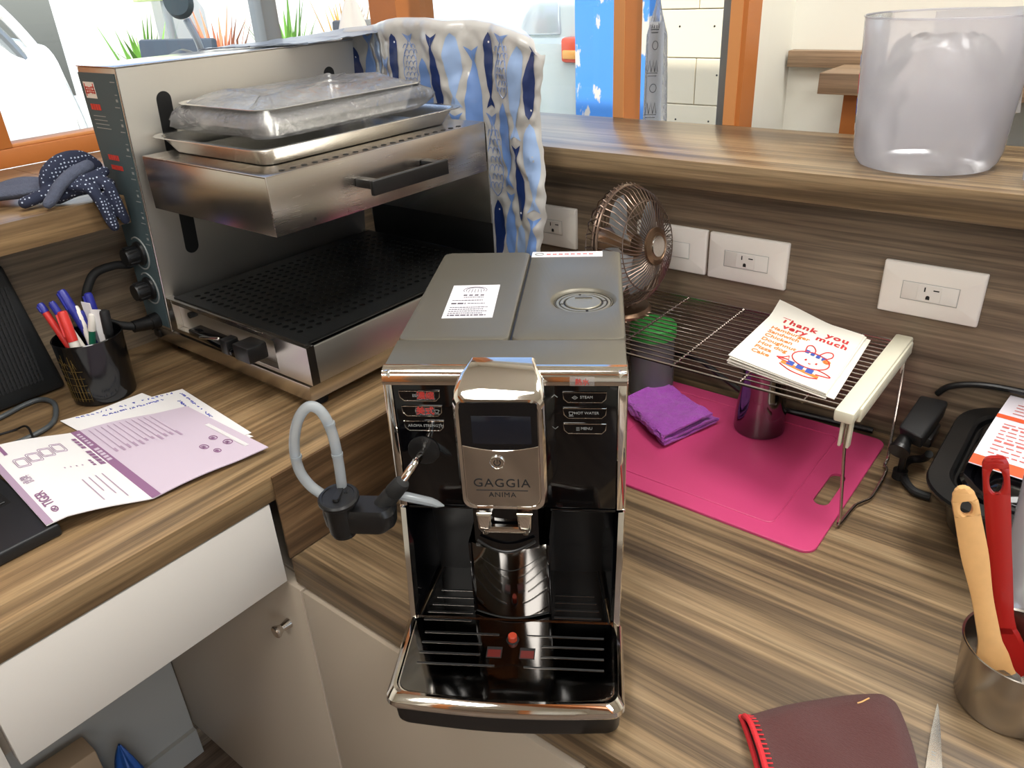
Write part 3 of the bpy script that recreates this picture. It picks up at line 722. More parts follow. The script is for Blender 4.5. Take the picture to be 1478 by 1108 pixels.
# steam wand and milk frother
MB(Matrix.Translation((-.0770, -.0034, .2258)) @ Matrix.Rotation(PI/2, 4, 'X')).lathe([(.0150, 0), (.0148, .0012), (.0138, .0016), (.006, .0018), (.0001, .0018)], 32).build('wand_socket', 'blacksat', cm)
wd_ = MB().tube(cr_path([(-.0770, -.004, .2262), (-.0752, -.020, .2325), (-.0748, -.034, .2365), (-.0775, -.046, .2358), (-.0850, -.056, .2275), (-.094, -.060, .2165)]), .0036, 14).build('steam_wand', 'chrome', cm)
MB().tube([(-.0835, -.060, .2300), (-.0850, -.060, .2280), (-.0930, -.0600, .2185), (-.0938, -.060, .2175), (-.0958, -.060, .2150), (-.1045, -.060, .2035)], [.0062, .0074, .0080, .0073, .0080, .0086], 20).build('wand_sleeve', 'rubber', wd_)
fr = MB()
fr.rloft([(-.1250, -.0650, .0260, .0110, .009, .1850), (-.1240, -.0640, .0310, .0130, .010, .1900), (-.1240, -.0640, .0320, .0138, .010, .2030), (-.1250, -.0640, .0300, .0120, .010, .2085)])
fr.lathe([(.0105, -.0230), (.0112, -.0195), (.0122, -.019), (.0140, .012), (.0150, .0135)], 28, (-.1400, -.0680, .2020))
fro = fr.build('milk_frother', 'blacksat', cm)
c = (-.1396, -.0680, .2150)
MB(Matrix.Translation(c) @ Matrix.Rotation(.12, 4, 'X')).lathe([(.0168, 0), (.0178, .0012), (.0178, .0036), (.0162, .0052), (.0140, .0054), (.0136, .0046), (.0001, .0046)], 36).build('frother_cap', 'blacksat', fro)
MB(Matrix.Translation((c[0], c[1], c[2]+.0046))).rloft([(0, 0, .003, .0095, .0025, .0), (0, 0, .0026, .009, .0022, .0022)]).box(.0045, .003, 0, .0055, .009, .0012).box(.0065, .003, 0, .0075, .009, .0012).build('cap_latch', 'blacksat', fro)
tp = [(-.1402, -.0560, .2130), (-.1395, -.0545, .2450), (-.1408, -.0540, .2750), (-.1465, -.0550, .2955), (-.1560, -.0560, .3005), (-.1670, -.0565, .2880), (-.1745, -.0575, .2640), (-.1745, -.0585, .2400), (-.1665, -.0600, .2240), (-.1540, -.0630, .2155)]
MB().tube(cr_path(tp, 8), .0046, 14).build('milk_tube', 'silicone', fro)
for q, ax in (((-.1395, -.0545, .2530), (0, 0, 1)), ((-.1418, -.0541, .2830), (-.1, 0, 1)), ((-.1750, -.0578, .2520), (0, 0, 1))):
    a = Vector(q); d = Vector(ax).normalized()*.0012
    MB().cyl(a-d, a+d, .0051, n=14).build('tube_ring', 'silicone', fro)
MB().tube([(-.0905, -.0520, .2090), (-.0850, -.0505, .2072), (-.0650, -.0455, .1985), (-.0600, -.0445, .1955), (-.0540, -.0430, .1925)], [.0042, .0052, .0048, .0042, .0008], 10, flat=(1, .75)).build('silicone_nozzle', 'silicone', fro)
# drip tray
def trayloop(z, g, fy=-.1330):
    hx, y0, y1 = .1045-g, fy+g, -.0300
    o = []
    r = .012
    for i in range(7):
        a = PI+i*PI/2/6; o.append((-hx+r+r*math.cos(a), y0+.004+r+r*math.sin(a), z))
    for i in range(1, 12):
        t_ = i/12; x = -hx+r+(2*hx-2*r)*t_; o.append((x, y0+.004-.005*math.sin(PI*t_), z))
    for i in range(7):
        a = 1.5*PI+i*PI/2/6; o.append((hx-r+r*math.cos(a), y0+.004+r+r*math.sin(a), z))
    o += [(hx, y1, z), (-hx, y1, z)]
    return o
dt = MB().loops([trayloop(.0005, .004, -.127), trayloop(.0045, .002, -.127), trayloop(.031, .0015, -.129)]).build('drip_tray', 'blacksat', cm)
MB().loops([trayloop(.0305, .002), trayloop(.0325, -.0008), trayloop(.0365, -.0024), trayloop(.0412, -.0018), trayloop(.0445, .0008), trayloop(.0470, .0036), trayloop(.0468, .0062), trayloop(.0445, .0072)], True, True).build('tray_rim', 'chrome', dt)
gr = MB().loops([trayloop(.0446, .0082), trayloop(.0455, .0086)]).build('drip_grate', 'mirror_dark', dt)
out = [(-.0935, -.030), (.0935, -.030), (.0815, .0505), (-.0815, .0505)]
MB().prism(out, .0440, .0455, 'Z').build('grate_back', 'mirror_dark', dt)
MB().tube([(-.0932, -.030, .0456), (-.0815, .0500, .0456), (-.041, .0500, .0456)], .0009, 6).build('grate_edge', 'blacksat', dt)
MB().tube([(.0932, -.030, .0456), (.0815, .0500, .0456), (.038, .0500, .0456)], .0009, 6).build('grate_edge', 'blacksat', dt)
sl = []
for k in range(4):
    y = -.0500-.0122*k
    xi = -.0120 if k in (0, 3) else -.0270
    sl += [(-.0850, xi, y-.0006*k), (-xi+.003, .0885, y-.0006*k)]
for k in range(5): sl += [(-.0895+.0026*k, -.0415, -.0330+.0105*k)]
for k in range(4): sl += [(.0395, .0860-.0024*k, -.0245+.0105*k)]
for a, b, y in sl:
    s_ = MB().box(a, y-.0010, .0448, b, y+.0011, .04562).build('slot', 'darkslot', dt)
    MB().box(a, y-.0014, .0450, b, y-.0010, .0457).build('slot_lip', 'chrome_soft', s_)
for x in (-.0140, .0172):
    MB().box(x-.0072, -.0790, .0448, x+.0072, -.0655, .04565).build('drain_window', 'darkslot', dt)
    MB().box(x-.0062, -.0780, .0449, x+.0062, -.0690, .0458).build('float', mat('dim_red', (84, 16, 10), .4), dt, 'dim red float below the opening')
MB().lathe([(.0062, .0455), (.0060, .0462), (.0048, .0462), (.0046, .0450)], 24, (.0018, -.0560, 0), False, False).build('float_collar', 'darkslot', dt)
MB().lathe([(.0043, .0445), (.0043, .0510), (.0036, .0520), (.0001, .0520)], 24, (.0018, -.0560, 0)).build('tray_float', 'red_float', dt, 'orange-red round float')

# card and strip lying on the machine
L2W = Matrix.Translation((.2986, .0675, 0)) @ Matrix.Rotation(.5661, 4, 'Z')
def on_machine(nm, m, x, y, z, rz, mk, lab, cat):
    e = thing(nm, lab, cat); e.matrix_world = L2W @ Matrix.Translation((x, y, z)) @ Matrix.Rotation(rz, 4, 'Z')
    mk(e); return e
def card(e):
    MB().box(-.0255, -.0455, 0, .0255, .0455, .0004).build('card_sheet', 'paper_card', e)
    mb = MB(); q = .0006
    for k, r in enumerate((.011, .0085)):
        mb.tube([(r*1.15*math.cos(a), .030+r*.85*math.sin(a), q) for a in [-.45+i*(PI+.9)/20 for i in range(21)]], .0003, 4)
    for k in range(5): mb.tube([(-.007+.0035*k, .0235, q), (-.006+.003*k, .032, q)], .0003, 4)
    mb.build('card_emblem', 'ink_dark', e)
    mb = MB(Matrix.Translation((0, 0, .0004)))
    for k in range(4): glyph(mb, -.009+.006*k, .0155, .0042, k)
    dashes(mb, -.010, .011, .0095, .0014, seed=3); dashes(mb, -.021, .012, .001, .0016, seed=4); dashes(mb, -.021, -.006, -.0075, .0034, seed=5)
    dashes(mb, -.004, .014, -.0075, .0016, seed=6)
    for k in range(5): dashes(mb, -.021, .018-.004*(k % 2), -.018-.0052*k, .0015 if k < 4 else .0026, seed=10+k)
    mb.build('card_print', 'ink_dark', e)
on_machine('business_card', 'card', -.0495, .154, .3092, .03, card, 'white printed business card lying on the graphite top of the coffee machine', 'card')
def strip(e):
    MB().box(-.042, -.0095, 0, .042, .0095, .0004).build('strip_sheet', 'paper_card', e)
    mb = MB(Matrix.Translation((0, 0, .0004)))
    for k in range(8): glyph(mb, -.022+.0072*k, 0, .0054, 30+k)
    mb.build('strip_print', 'leaf_red', e)
    MB().tube([(-.033+.005*math.cos(a), .004*math.sin(a), .0006) for a in [i*PI/8 for i in range(16)]], .0008, 5, closed=True).build('strip_emblem', 'mark', e)
on_machine('label_strip', 'strip', .0435, .301, .3092, -.0, strip, 'narrow white strip with small red characters at the rear edge of the coffee machine', 'label')

# ================================================================== salamander grill on the desk
GL = (-.22, .31, HD)
g = thing('salamander_grill', 'large stainless steel salamander grill with lifting hood and two black knobs', 'grill', GL)
Y0, Y1 = .1192, .512
cf = lambda z: -.395+(z-.13)/.4*.042           # front of the column leans slightly
for x in (-.42, -.10):
    for y in (.15, .48): P_(MB().cyl((x, y, HD+.0004), (x, y, HD+.016), .014), 'foot', 'rubber', g)
P_(MB().hexa([(-.455, Y0+.004, HD+.0155), (-.0755, Y0+.004, HD+.0155), (-.0755, Y1, HD+.0155), (-.455, Y1, HD+.0155), (-.455, Y0, .1590), (-.0680, Y0, .1590), (-.0680, Y1, .1590), (-.455, Y1, .1590)], .001), 'base', 'steel_x', g)
P_(MB().box(-.385, Y0+.006, .1585, -.072, Y1-.004, .1635), 'shadow_gap', 'darkslot', g)
for q in ((-.128, Y0, .163, -.0600, Y0+.012, .2150), (-.39, Y0, .163, -.1282, Y0+.012, .1690), (-.39, Y0, .2090, -.1282, Y0+.012, .2150), (-.39, Y0, .1692, -.372, Y0+.012, .2088), (-.39, Y1-.006, .163, -.0642, Y1, .2150)):
    P_(MB().box(*q), 'side_panel', 'steel_x', g)
P_(MB().box(-.0640, Y0+.0122, .163, -.0600, Y1, .2135, .0006), 'front_panel', 'steel_z', g)
P_(MB().box(-.352, .5046, .2172, -.078, .5062, .300, .0004), 'end_panel', 'enamel', g)
P_(MB().box(-.3718, Y0+.010, .1692, -.1284, Y0+.0118, .2088), 'side_recess', 'steel_z', g)
P_(MB().box(-.372, Y0-.0004, .1675, -.128, Y0+.0006, .1690, .0003).box(-.372, Y0-.0004, .1692, -.3706, Y0+.0006, .2150, .0003).box(-.300, Y0-.0008, .2130, -.150, Y0+.0012, .2168, .0005), 'recess_trim', 'chrome_soft', g)
# side lever handle
hb = P_(MB().hexa([(-.300, .098, .1845), (-.185, .090, .1845), (-.185, .116, .1845), (-.300, .1185, .1845), (-.300, .098, .193), (-.185, .090, .193), (-.185, .116, .193), (-.300, .1185, .193)], .002), 'side_handle', 'blackgloss', g)
MB().box(-.176, .088, .183, -.142, .1185, .206, .003).build('grip_block', 'blacksat', hb)
MB().box(-.206, .0885, .184, -.190, .108, .2045, .002).build('lever', 'blacksat', hb)
MB().tube([(-.250, .0875, .1965), (-.205, .0885, .2055)], .0022, 8, rnd=True).build('lever_rod', 'chrome_soft', hb)
MB().cyl((-.325, .1175, .201), (-.325, .1285, .201), .0045).build('screw', 'blacksat', hb)
# perforated cooking plate
def perforated(x0, x1, y0, y1, z, nx, ny, r):
    mb = MB(); dx, dy = (x1-x0)/nx, (y1-y0)/ny
    V = {}
    def gv(i, j):
        k = (round(i*2), round(j*2))
        if k not in V: V[k] = mb.v((x0+i*dx, y0+j*dy, z))
        return V[k]
    for i in range(nx):
        for j in range(ny):
            o = [gv(i+1, j+.5), gv(i+1, j+1), gv(i+.5, j+1), gv(i, j+1), gv(i, j+.5), gv(i, j), gv(i+.5, j), gv(i+1, j)]
            cx, cy_ = x0+(i+.5)*dx, y0+(j+.5)*dy
            A = [mb.v((cx+r*math.cos(k*PI/4), cy_+r*math.sin(k*PI/4), z)) for k in range(8)]
            B = [mb.v((cx+r*math.cos(k*PI/4), cy_+r*math.sin(k*PI/4), z-.0022)) for k in range(8)]
            for k in range(8):
                q = (k+1) % 8
                mb.face([A[k], o[k], o[q], A[q]]); mb.face([B[k], A[k], A[q], B[q]])
    return mb
pl = P_(perforated(-.352, -.100, .140, .490, .2166, 17, 23, .0046), 'cooking_plate', 'char', g)
MB().box(-.372, .1255, .2135, -.069, .1398, .2166).box(-.372, .4902, .2135, -.069, .506, .2166).box(-.372, .14, .2135, -.3522, .49, .2166).box(-.0998, .14, .2135, -.069, .49, .2166).build('plate_border', 'char', pl)
MB().box(-.372, .1257, .2100, -.0692, .5058, .2120).build('plate_tray', 'darkslot', pl)
MB().box(-.0700, .131, .2150, -.0665, .506, .2192, .001).build('plate_lip', 'enamel', pl)
# column with its slots
P_(MB().hexa([(-.456, Y0, .1595), (cf(.1595), Y0, .1595), (cf(.1595), Y1, .1595), (-.456, Y1, .1595), (-.456, Y0, .5285), (cf(.5285), Y0, .5285), (cf(.5285), Y1, .5285), (-.456, Y1, .5285)], .0012), 'column', 'steel_z', g)
P_(MB().box(-.457, Y0-.0006, .5288, cf(.5285)+.001, Y1, .5302, .0005), 'top_cap', 'chrome_soft', g)
P_(MB().tube([(cf(.16)+.0004, Y0-.0002, .16), (cf(.5285)+.0004, Y0-.0002, .5285)], .0009, 6), 'corner_edge', 'chrome_soft', g)
for y0 in (.1655, .4475):
    pts = []
    for i in range(13): a = PI*i/12; pts.append((y0+.0105+.0105*math.cos(a), .484+.0105*math.sin(a)))
    for i in range(13): a = PI+PI*i/12; pts.append((y0+.0105+.0105*math.cos(a), .279+.0105*math.sin(a)))
    L = [[(cf(z)+d, y, z) for y, z in pts] for d in (-.004, .0007)]
    P_(MB().loops(L), 'lift_slot', 'darkslot', g)
# control side
pn = P_(MB().hexa([(-.4555, Y0-.0012, .165), (cf(.165)-.004, Y0-.0012, .165), (cf(.165)-.004, Y0-.0002, .165), (-.4555, Y0-.0002, .165), (-.4555, Y0-.0012, .522), (cf(.522)-.004, Y0-.0012, .522), (cf(.522)-.004, Y0-.0002, .522), (-.4555, Y0-.0002, .522)]), 'control_panel', 'panel_dark', g)
FY = frame((0, Y0-.0013, 0), (1, 0, 0), (0, 0, 1))
MB(FY).box(-.4475, .490, 0, -.4185, .5105, .0003).build('logo_plate', 'pen_white', pn)
mb = MB(FY)
for k in range(3): glyph(mb, -.441+.0085*k, .5003, .0105 if k != 1 else .008, 60+k, .0006)
mb.box(-.4455, .4925, 0, -.4435, .5085, .0006).box(-.4225, .496, 0, -.4205, .5085, .0006); mb.build('logo', 'red_print', pn)
for args in ((-.443, -.413, .479, .0075, .0004, .2, 5, .5, .8), (-.434, -.404, .4135, .0070, .0004, .2, 6, .5, .8), (-.433, -.402, .400, .0062, .0004, .15, 7, .5, .8)):
    mb = MB(FY); dashes(mb, *args); mb.build('panel_text', 'red_print', pn)
mb = MB(FY)
for k in range(4): dashes(mb, -.443, -.410+.002*k, .4675-.0052*k, .0009, .0003, .1, 20+k, 6, 9)
for k in range(15):
    z = .512-.0155*k; x1 = cf(z)-.006
    mb.box(x1-(.012 if k % 2 == 0 else .006), z-.0005, 0, x1, z+.0005, .0003)
    if k % 2: dashes(mb, x1-.007, x1-.002, z-.007, .0034, .0003, .2, 40+k, .5, .8)
mb.build('panel_scale', 'mark', pn)
for z in (.2772, .2235):
    kb = MB(Matrix.Translation((-.4215, Y0-.0013, z)) @ Matrix.Rotation(PI/2, 4, 'X'))
    kk = kb.lathe([(.0178, 0), (.0170, .0035), (.0150, .0050), (.0128, .0055), (.0128, .0225), (.0118, .0245), (.0001, .0245)], 30).build('knob', 'blacksat', pn)
    MB(Matrix.Translation((-.4215, Y0-.0013, z)) @ Matrix.Rotation(PI/2, 4, 'X')).tube([(.0236*math.cos(a), .0236*math.sin(a), .0004) for a in [-2.2+i*4.4/28 for i in range(29)]], .0011, 6).build('knob_dial', 'mark', kk)
    mb = MB(Matrix.Translation((-.4215, Y0-.0013, z)) @ Matrix.Rotation(PI/2, 4, 'X'))
    for k in range(10):
        a = k*2*PI/10; mb.box(.0126*math.cos(a)-.0012, .0126*math.sin(a)-.0012, .007, .0126*math.cos(a)+.0012, .0126*math.sin(a)+.0012, .0215, .0004)
    mb.build('knob_ribs', 'blackmatte', kk)
P_(MB().cyl((-.425, Y0-.0015, .172), (-.425, Y0-.014, .172), .012).cyl((-.425, Y0-.014, .172), (-.425, Y0-.040, .1745), .0105, .0088), 'cable_gland', 'blacksat', g)
P_(MB().tube(cr_path([(-.425, .082, .1742), (-.438, .062, .182), (-.447, .042, .2000), (-.450, .037, .225), (-.450, .047, .247), (-.450, .062, .2605), (-.4475, .088, .2630), (-.4470, .108, .2585), (-.4600, .121, .2560), (-.4610, .2, .2560)]), .0062, 12), 'cable', 'rubber', g)
P_(MB().box(-.4485, Y0-.0015, .140, -.4330, Y0+.003, .152, .001), 'bolt', 'blacksat', g)
# hood
HX0, HX1, HZ0, HZ1 = -.3430, -.0752, .3530, .4222
hd_ = P_(MB().box(HX0, Y0, HZ1-.002, HX1, .4975, HZ1, .0008), 'hood', 'steel_y', g)
MB().box(HX1-.002, Y0, HZ0, HX1, .4975, HZ1-.0005, .0006).build('hood_front', 'steel_y', hd_)
MB().box(HX0, Y0, HZ0, HX1-.0022, Y0+.002, HZ1-.002, .0006).build('hood_side', 'steel_x', hd_)
MB().box(HX0, .5, .272, HX1, .5020, HZ1-.0005, .0006).build('splash_plate', 'steel_tray', hd_)
MB().box(HX0, Y0+.0025, HZ0, HX0+.002, .4970, HZ1-.0025).build('hood_back', 'char', hd_)
MB().box(HX0+.0025, Y0+.0025, HZ0+.012, HX1-.0025, .4970, HZ0+.015).build('heater_bed', 'char', hd_)
for k in range(6):
    x = HX0+.03+k*.04
    MB().tube([(x, Y0+.02, HZ0+.008), (x, .48, HZ0+.008)], .004, 8).build('heating_rod', 'char', hd_)
for y in (.176, .458): MB().box(-.372, y-.008, .395, HX0, y+.008, .415, .002).build('lift_arm', 'blacksat', hd_)
h_ = MB().hexa([(-.0400, .2430, .3765), (-.0400, .3790, .3760), (-.0465, .3790, .3760), (-.0465, .2430, .3765), (-.0400, .2430, .3955), (-.0400, .3790, .3955), (-.0465, .3790, .3955), (-.0465, .2430, .3955)], .0018, 3).build('hood_handle', 'blacksat', hd_)
for y in (.252, .368): MB().box(-.0748, y-.007, .3835, -.0466, y+.007, .3945, .0015).build('handle_post', 'blacksat', h_)
MB().cyl((-.0755, .1760, .3610), (-.0746, .1760, .3610), .0019).build('rivet', 'darkslot', hd_)
for k in range(20):
    y = .150+k*.0160
    MB().prism([(-.0865+.0038*math.cos(a), y+.0036*math.sin(a)) for a in [i*PI/5 for i in range(10)]], HZ1-.001, HZ1+.0007, 'Z').build('vent_hole', 'darkslot', hd_)

# baking trays
def tray(cx, cy_, hx, hy, z0, z1, fl, nm, lab, cat, m='steel_tray', rim=.008, parent=None):
    mb = MB(); r = .022
    mb.rloft([(cx, cy_, hx-fl-.001, hy-fl-.001, r-.006, z0), (cx, cy_, hx-.001, hy-.001, r, z1-.001), (cx, cy_, hx+rim, hy+rim, r+.004, z1-.0005), (cx, cy_, hx+rim+.0006, hy+rim+.0006, r+.004, z1+.0004), (cx, cy_, hx+rim, hy+rim, r+.004, z1+.001), (cx, cy_, hx, hy, r, z1+.0005), (cx, cy_, hx-.002, hy-.002, r-.001, z1-.002), (cx, cy_, hx-fl, hy-fl, r-.005, z0+.0022), (cx, cy_, hx-fl-.005, hy-fl-.005, r-.007, z0+.001)], 7)
    return mb.build(nm, m, parent, None, 24)
o = tray(-.222, .311, .116, .170, .4237, .4440, .012, 'baking_tray', '', '')
tag(o, 'bare shallow stainless baking tray lying directly on the grill hood', 'tray')
wt = thing('wrapped_tray', 'second stainless tray in a crinkled clear plastic bag on top of the bare tray', 'tray')
tray(-.238, .314, .092, .135, .4465, .4800, .012, 'tray', '', '', parent=wt, rim=.006)
mb = MB(); L = []
for k in range(9):
    t_ = k/8; z = .4457+.045*t_; gsw = math.sin(PI*min(1, t_*1.15+.08))**.5
    hx, hy = .082+.0255*gsw, .120+.034*gsw
    if k == 8: hx, hy = .062, .10
    lp_ = []
    for (x, y) in rr(hx, hy, .028, 16, -.240, .316):
        n_ = .0055*nz(x, y, z, 60)+.004*nz(x, y, z, 130)
        lp_.append((max(-.349, x+n_*1.1), y+n_*1.1, max(.4457, z+.6*n_+(.006*nz(x, y, 9, 25) if k > 3 else 0))))
    L.append(lp_)
bot = L[0]
top = L[-1]
mb.loops(L, True, False)
for s_ in (.66, .33, .02):
    top = [(-.24+(x+.24)*.62, .316+(y-.316)*.62, .4885+.006*nz(x, y, s_, 30)) for x, y, z in top]
    L2 = top
    mb.loops([L[-1], L2], False, s_ == .02); L.append(L2)
mb.build('plastic_bag', 'wrap', wt, 'crinkled clear plastic bag around the tray', 50)

# fish-printed cover hung over the far end of the grill
XC0, XC1 = -.415, -.012
def ztop(x):
    P = [(-.415, .5315), (-.37, .534), (-.33, .540), (-.275, .5465), (-.22, .546), (-.18, .541), (-.14, .541), (-.09, .533), (-.05, .522), (-.028, .512), (-.012, .500), (.03, .49)]
    for (a, za), (b, zb) in zip(P, P[1:]):
        if x <= b: t_ = max(0, (x-a)/(b-a)); return za+(zb-za)*t_
    return P[-1][1]
def cloth(s_, h, off=0):
    """s_: metres along the sheet from its left, h: 0 bottom .. 1 top edge, >1 rolls over the top"""
    x = XC0+s_; back = 0
    lim = XC1-.012
    if x > lim:
        d = x-lim; R = .014
        x, back = lim+R*math.sin(min(d/R, 1.57)), R*(1-math.cos(min(d/R, 1.57)))
    zt = ztop(XC0+s_) if XC0+s_ < XC1 else ztop(XC1)
    zb = HD+.0012
    hh = min(h, 1); z = zb+(zt-zb)*hh
    y = .540+.012*math.sin(s_*21+1.0)*(.3+.7*hh)+.006*math.sin(s_*55+z*9)+.0045*nz(s_, z, 0, 28)+.004*nz(s_, z, 5, 60)
    y += .012*(1-hh)
    x += .006*math.sin(z*26)*max(0, (XC0+s_+.12))/.12 if XC0+s_ > -.12 else 0
    if XC0+s_ > -.12: x -= .018*(1-hh)*(XC0+s_+.12)/.12
    if h > 1:
        d = (h-1)*.4*max(.1, min(1, (-.012-(XC0+s_))/.08)); R = .012
        if d < R*1.5: y += R*(1-math.cos(d/R)); z += R*math.sin(d/R)-.004*0
        else: y += R*.93+(d-R*1.5); z += R*math.sin(1.5)-.15*(d-R*1.5)
    return Vector((min(x, -.0005) if z < HD+.02 else x, min(y+back, .666), z))-Vector((.12, 1, 0)).normalized()*off
SW = .4125
fc = thing('fish_print_cover', 'silvery vinyl cover printed with blue fish, hung over the far end of the grill', 'cover', (-.2, .54, HD))
P_(MB().grid(lambda u, v: cloth(u*SW, v*1.18), 150, 110, .0008), 'sheet', 'cloth', fc, None)
# strip folded forward over the column top
def fold(u, v):
    x = -.455+.12*u; y = .16+.42*v
    z = .5318+.0045*max(0, v-.25)+.004*abs(nz(x, y, 0, 40))+.012*max(0, v-.7)
    return (x+(.012 if u > .9 else 0), y, z)
P_(MB().grid(lambda u, v: (lambda a: (a[0], max(a[1], .30+.10*u), a[2]))(fold(u, v)), 14, 40, .0008), 'top_fold', 'cloth_under', fc, 'blue-grey underside of the cover folded over the grill column')
def fish_shape(L, W, kind):
    """outline pieces in (across, along) metres, nose down at 0"""
    def w_(t): return W*.5*(math.sin(PI*min(1, t/.86)**.75)**.8 if t < .86 else .06)
    n = 16; body = []
    for i in range(n+1): t_ = i/n*.86; body.append((max(w_(t_), W*.05 if i else .0002), t_*L))
    body = body + [(-a, b) for a, b in body[::-1]]
    tail = [(W*.05, .84*L), (W*.42, L), (0, .945*L), (-W*.42, L), (-W*.05, .84*L)]
    return body, tail
def strip_fill(mb, out, s0, h0, sgn, curve, off, nrow=18):
    """fills a symmetric outline with a strip of quads laid on the cover"""
    hh = len(out)//2
    right, left = out[:hh], out[hh:][::-1]
    rows = []
    for (a, b), (c_, d) in zip(right, left):
        row = []
        for q in range(5):
            f = q/4; ac = a+(c_-a)*f; al = b+(d-b)*f
            sx_ = s0+ac+curve*math.sin(PI*al/.13); hz = h0+sgn*al
            row.append(cloth(sx_, hz/(ztop(XC0+min(sx_, .4))-HD), off))
        rows.append(row)
    V = [[mb.v(p) for p in r] for r in rows]
    for i in range(len(V)-1):
        for q in range(4): mb.face([V[i][q], V[i][q+1], V[i+1][q+1], V[i+1][q]])
def tail_fill(mb, s0, h0, sgn, W, L, curve, off):
    for side in (-1, 1):
        rows = []
        for i in range(7):
            f = i/6; al = L*(.84+.16*f); a0 = side*W*(.0+.02*(1-f)); a1 = side*W*(.06+.38*f)
            al0 = L*(.84+.11*f)
            rows.append([(a0, al0), ((a0+a1)/2, (al0+al)/2), (a1, al)])
        V = []
        for r in rows:
            vv = []
            for a, al in r:
                sx_ = s0+a+curve*math.sin(PI*al/.13); hz = h0+sgn*al
                vv.append(mb.v(cloth(sx_, hz/(ztop(XC0+min(sx_, .4))-HD), off)))
            V.append(vv)
        for i in range(6):
            for q in range(2): mb.face([V[i][q], V[i][q+1], V[i+1][q+1], V[i+1][q]])
rnd = random.Random(11)
seqm = ['fish_blue', 'fish_navy', 'scale', 'fish_blue', 'fish_navy', 'fish_pale', 'fish_blue', 'fish_navy', 'scale', 'fish_pale', 'fish_navy', 'fish_blue', 'fish_pale']
for c_ in range(14):
    s0 = .020+c_*.0287
    h = .012+(c_ % 3)*.035
    k = 0
    while h < .41:
        Lf = rnd.uniform(.105, .135); kind = seqm[(c_+k*5) % len(seqm)]
        W = .020 if kind == 'fish_navy' else .0265
        if h+Lf > .418: Lf = .418-h+.001
        if Lf < .05: break
        sgn = 1 if (c_+k) % 2 else -1
        base = h if sgn > 0 else h+Lf
        curve = rnd.choice((0, .004, -.004)) if kind == 'fish_navy' else 0
        body, tl = fish_shape(Lf, W, kind)
        mb = MB()
        if kind == 'scale':
            for row in range(7):
                for q in range(3):
                    al = Lf*(.1+.105*row); ac = W*.27*(q-1)+(W*.13 if row % 2 else 0)
                    pts = []
                    for i in range(7):
                        a = PI*i/6; sx_ = s0+ac+W*.14*math.cos(a); hz = base+sgn*(al+Lf*.075*math.sin(a)); pts.append(cloth(sx_, hz/(ztop(XC0+min(sx_, .4))-HD), .0010))
                    mb.tube(pts, .0005, 4)
            for side in (1, -1):
                hh = len(body)//2; seg = body[:hh] if side > 0 else body[hh:]
                mb.tube([cloth(s0+a, (base+sgn*b)/(ztop(XC0+min(s0+a, .4))-HD), .0005) for a, b in seg], .0006, 4)
            tail_fill(mb, s0, base, sgn, W, Lf, 0, .0006)
            mm = 'fish_line'
        else:
            strip_fill(mb, body, s0, base, sgn, curve, .0011); tail_fill(mb, s0, base, sgn, W, Lf, curve, .0012); mm = kind
        fo = P_(mb, 'printed_fish', mm, fc)
        if kind == 'fish_navy':
            e = MB(); ctr = cloth(s0+.002, (base+sgn*Lf*.12)/(ztop(XC0+min(s0, .4))-HD), .0016)
            e.poly([(ctr.x+.0016*math.cos(a), ctr.y, ctr.z+.0016*math.sin(a)) for a in [i*PI/5 for i in range(10)]])
            e.build('fish_eye', 'paper', fo)
        h += Lf+.006; k += 1
t = thing('tissue', 'white tissue peak standing up behind the fish-printed cover', 'tissue', (-.66, .79, ZT))
mb = MB()
def tis(u, v):
    a = u*2*PI; r = .042*(1-v)**.8*(1+.28*math.sin(3*a+1)*(.4+v))+.002
    return (-.665+r*math.cos(a)*.8, .79+r*math.sin(a), .4735+.115*v+.006*math.sin(a*2))
mb.grid(tis, 36, 12); P_(mb, 'sheet', 'tissue', t)
P_(MB().box(-.715, .715, ZT+.0005, -.615, .865, .470, .004), 'box', 'paper', t)

# ================================================================== left ledge and desk
def strokes(lst, nm, m, par, vox=.0016):
    mb = MB()
    for pts, r, fl in lst:
        pp = cr_path(pts, 5) if len(pts) > 2 else [Vector(p) for p in pts]
        if isinstance(r, (list, tuple)):
            k = len(pp); rad = []
            for i in range(k):
                t_ = i/(k-1)*(len(r)-1); j = min(int(t_), len(r)-2); rad.append(r[j]+(r[j+1]-r[j])*(t_-j))
        else: rad = r
        mb.tube(pp, rad, 12, flat=fl, rnd=True)
    o = P_(mb, nm, m, par)
    md = o.modifiers.new('r', 'REMESH'); md.mode = 'VOXEL'; md.voxel_size = vox; md.use_smooth_shade = True
    s = o.modifiers.new('s', 'SMOOTH'); s.iterations = 3; s.factor = .5
    return o
ga = thing('work_glove', 'crumpled navy work glove with white dots, fingers hanging over the window ledge edge', 'glove', (-.43, .06, ZT))
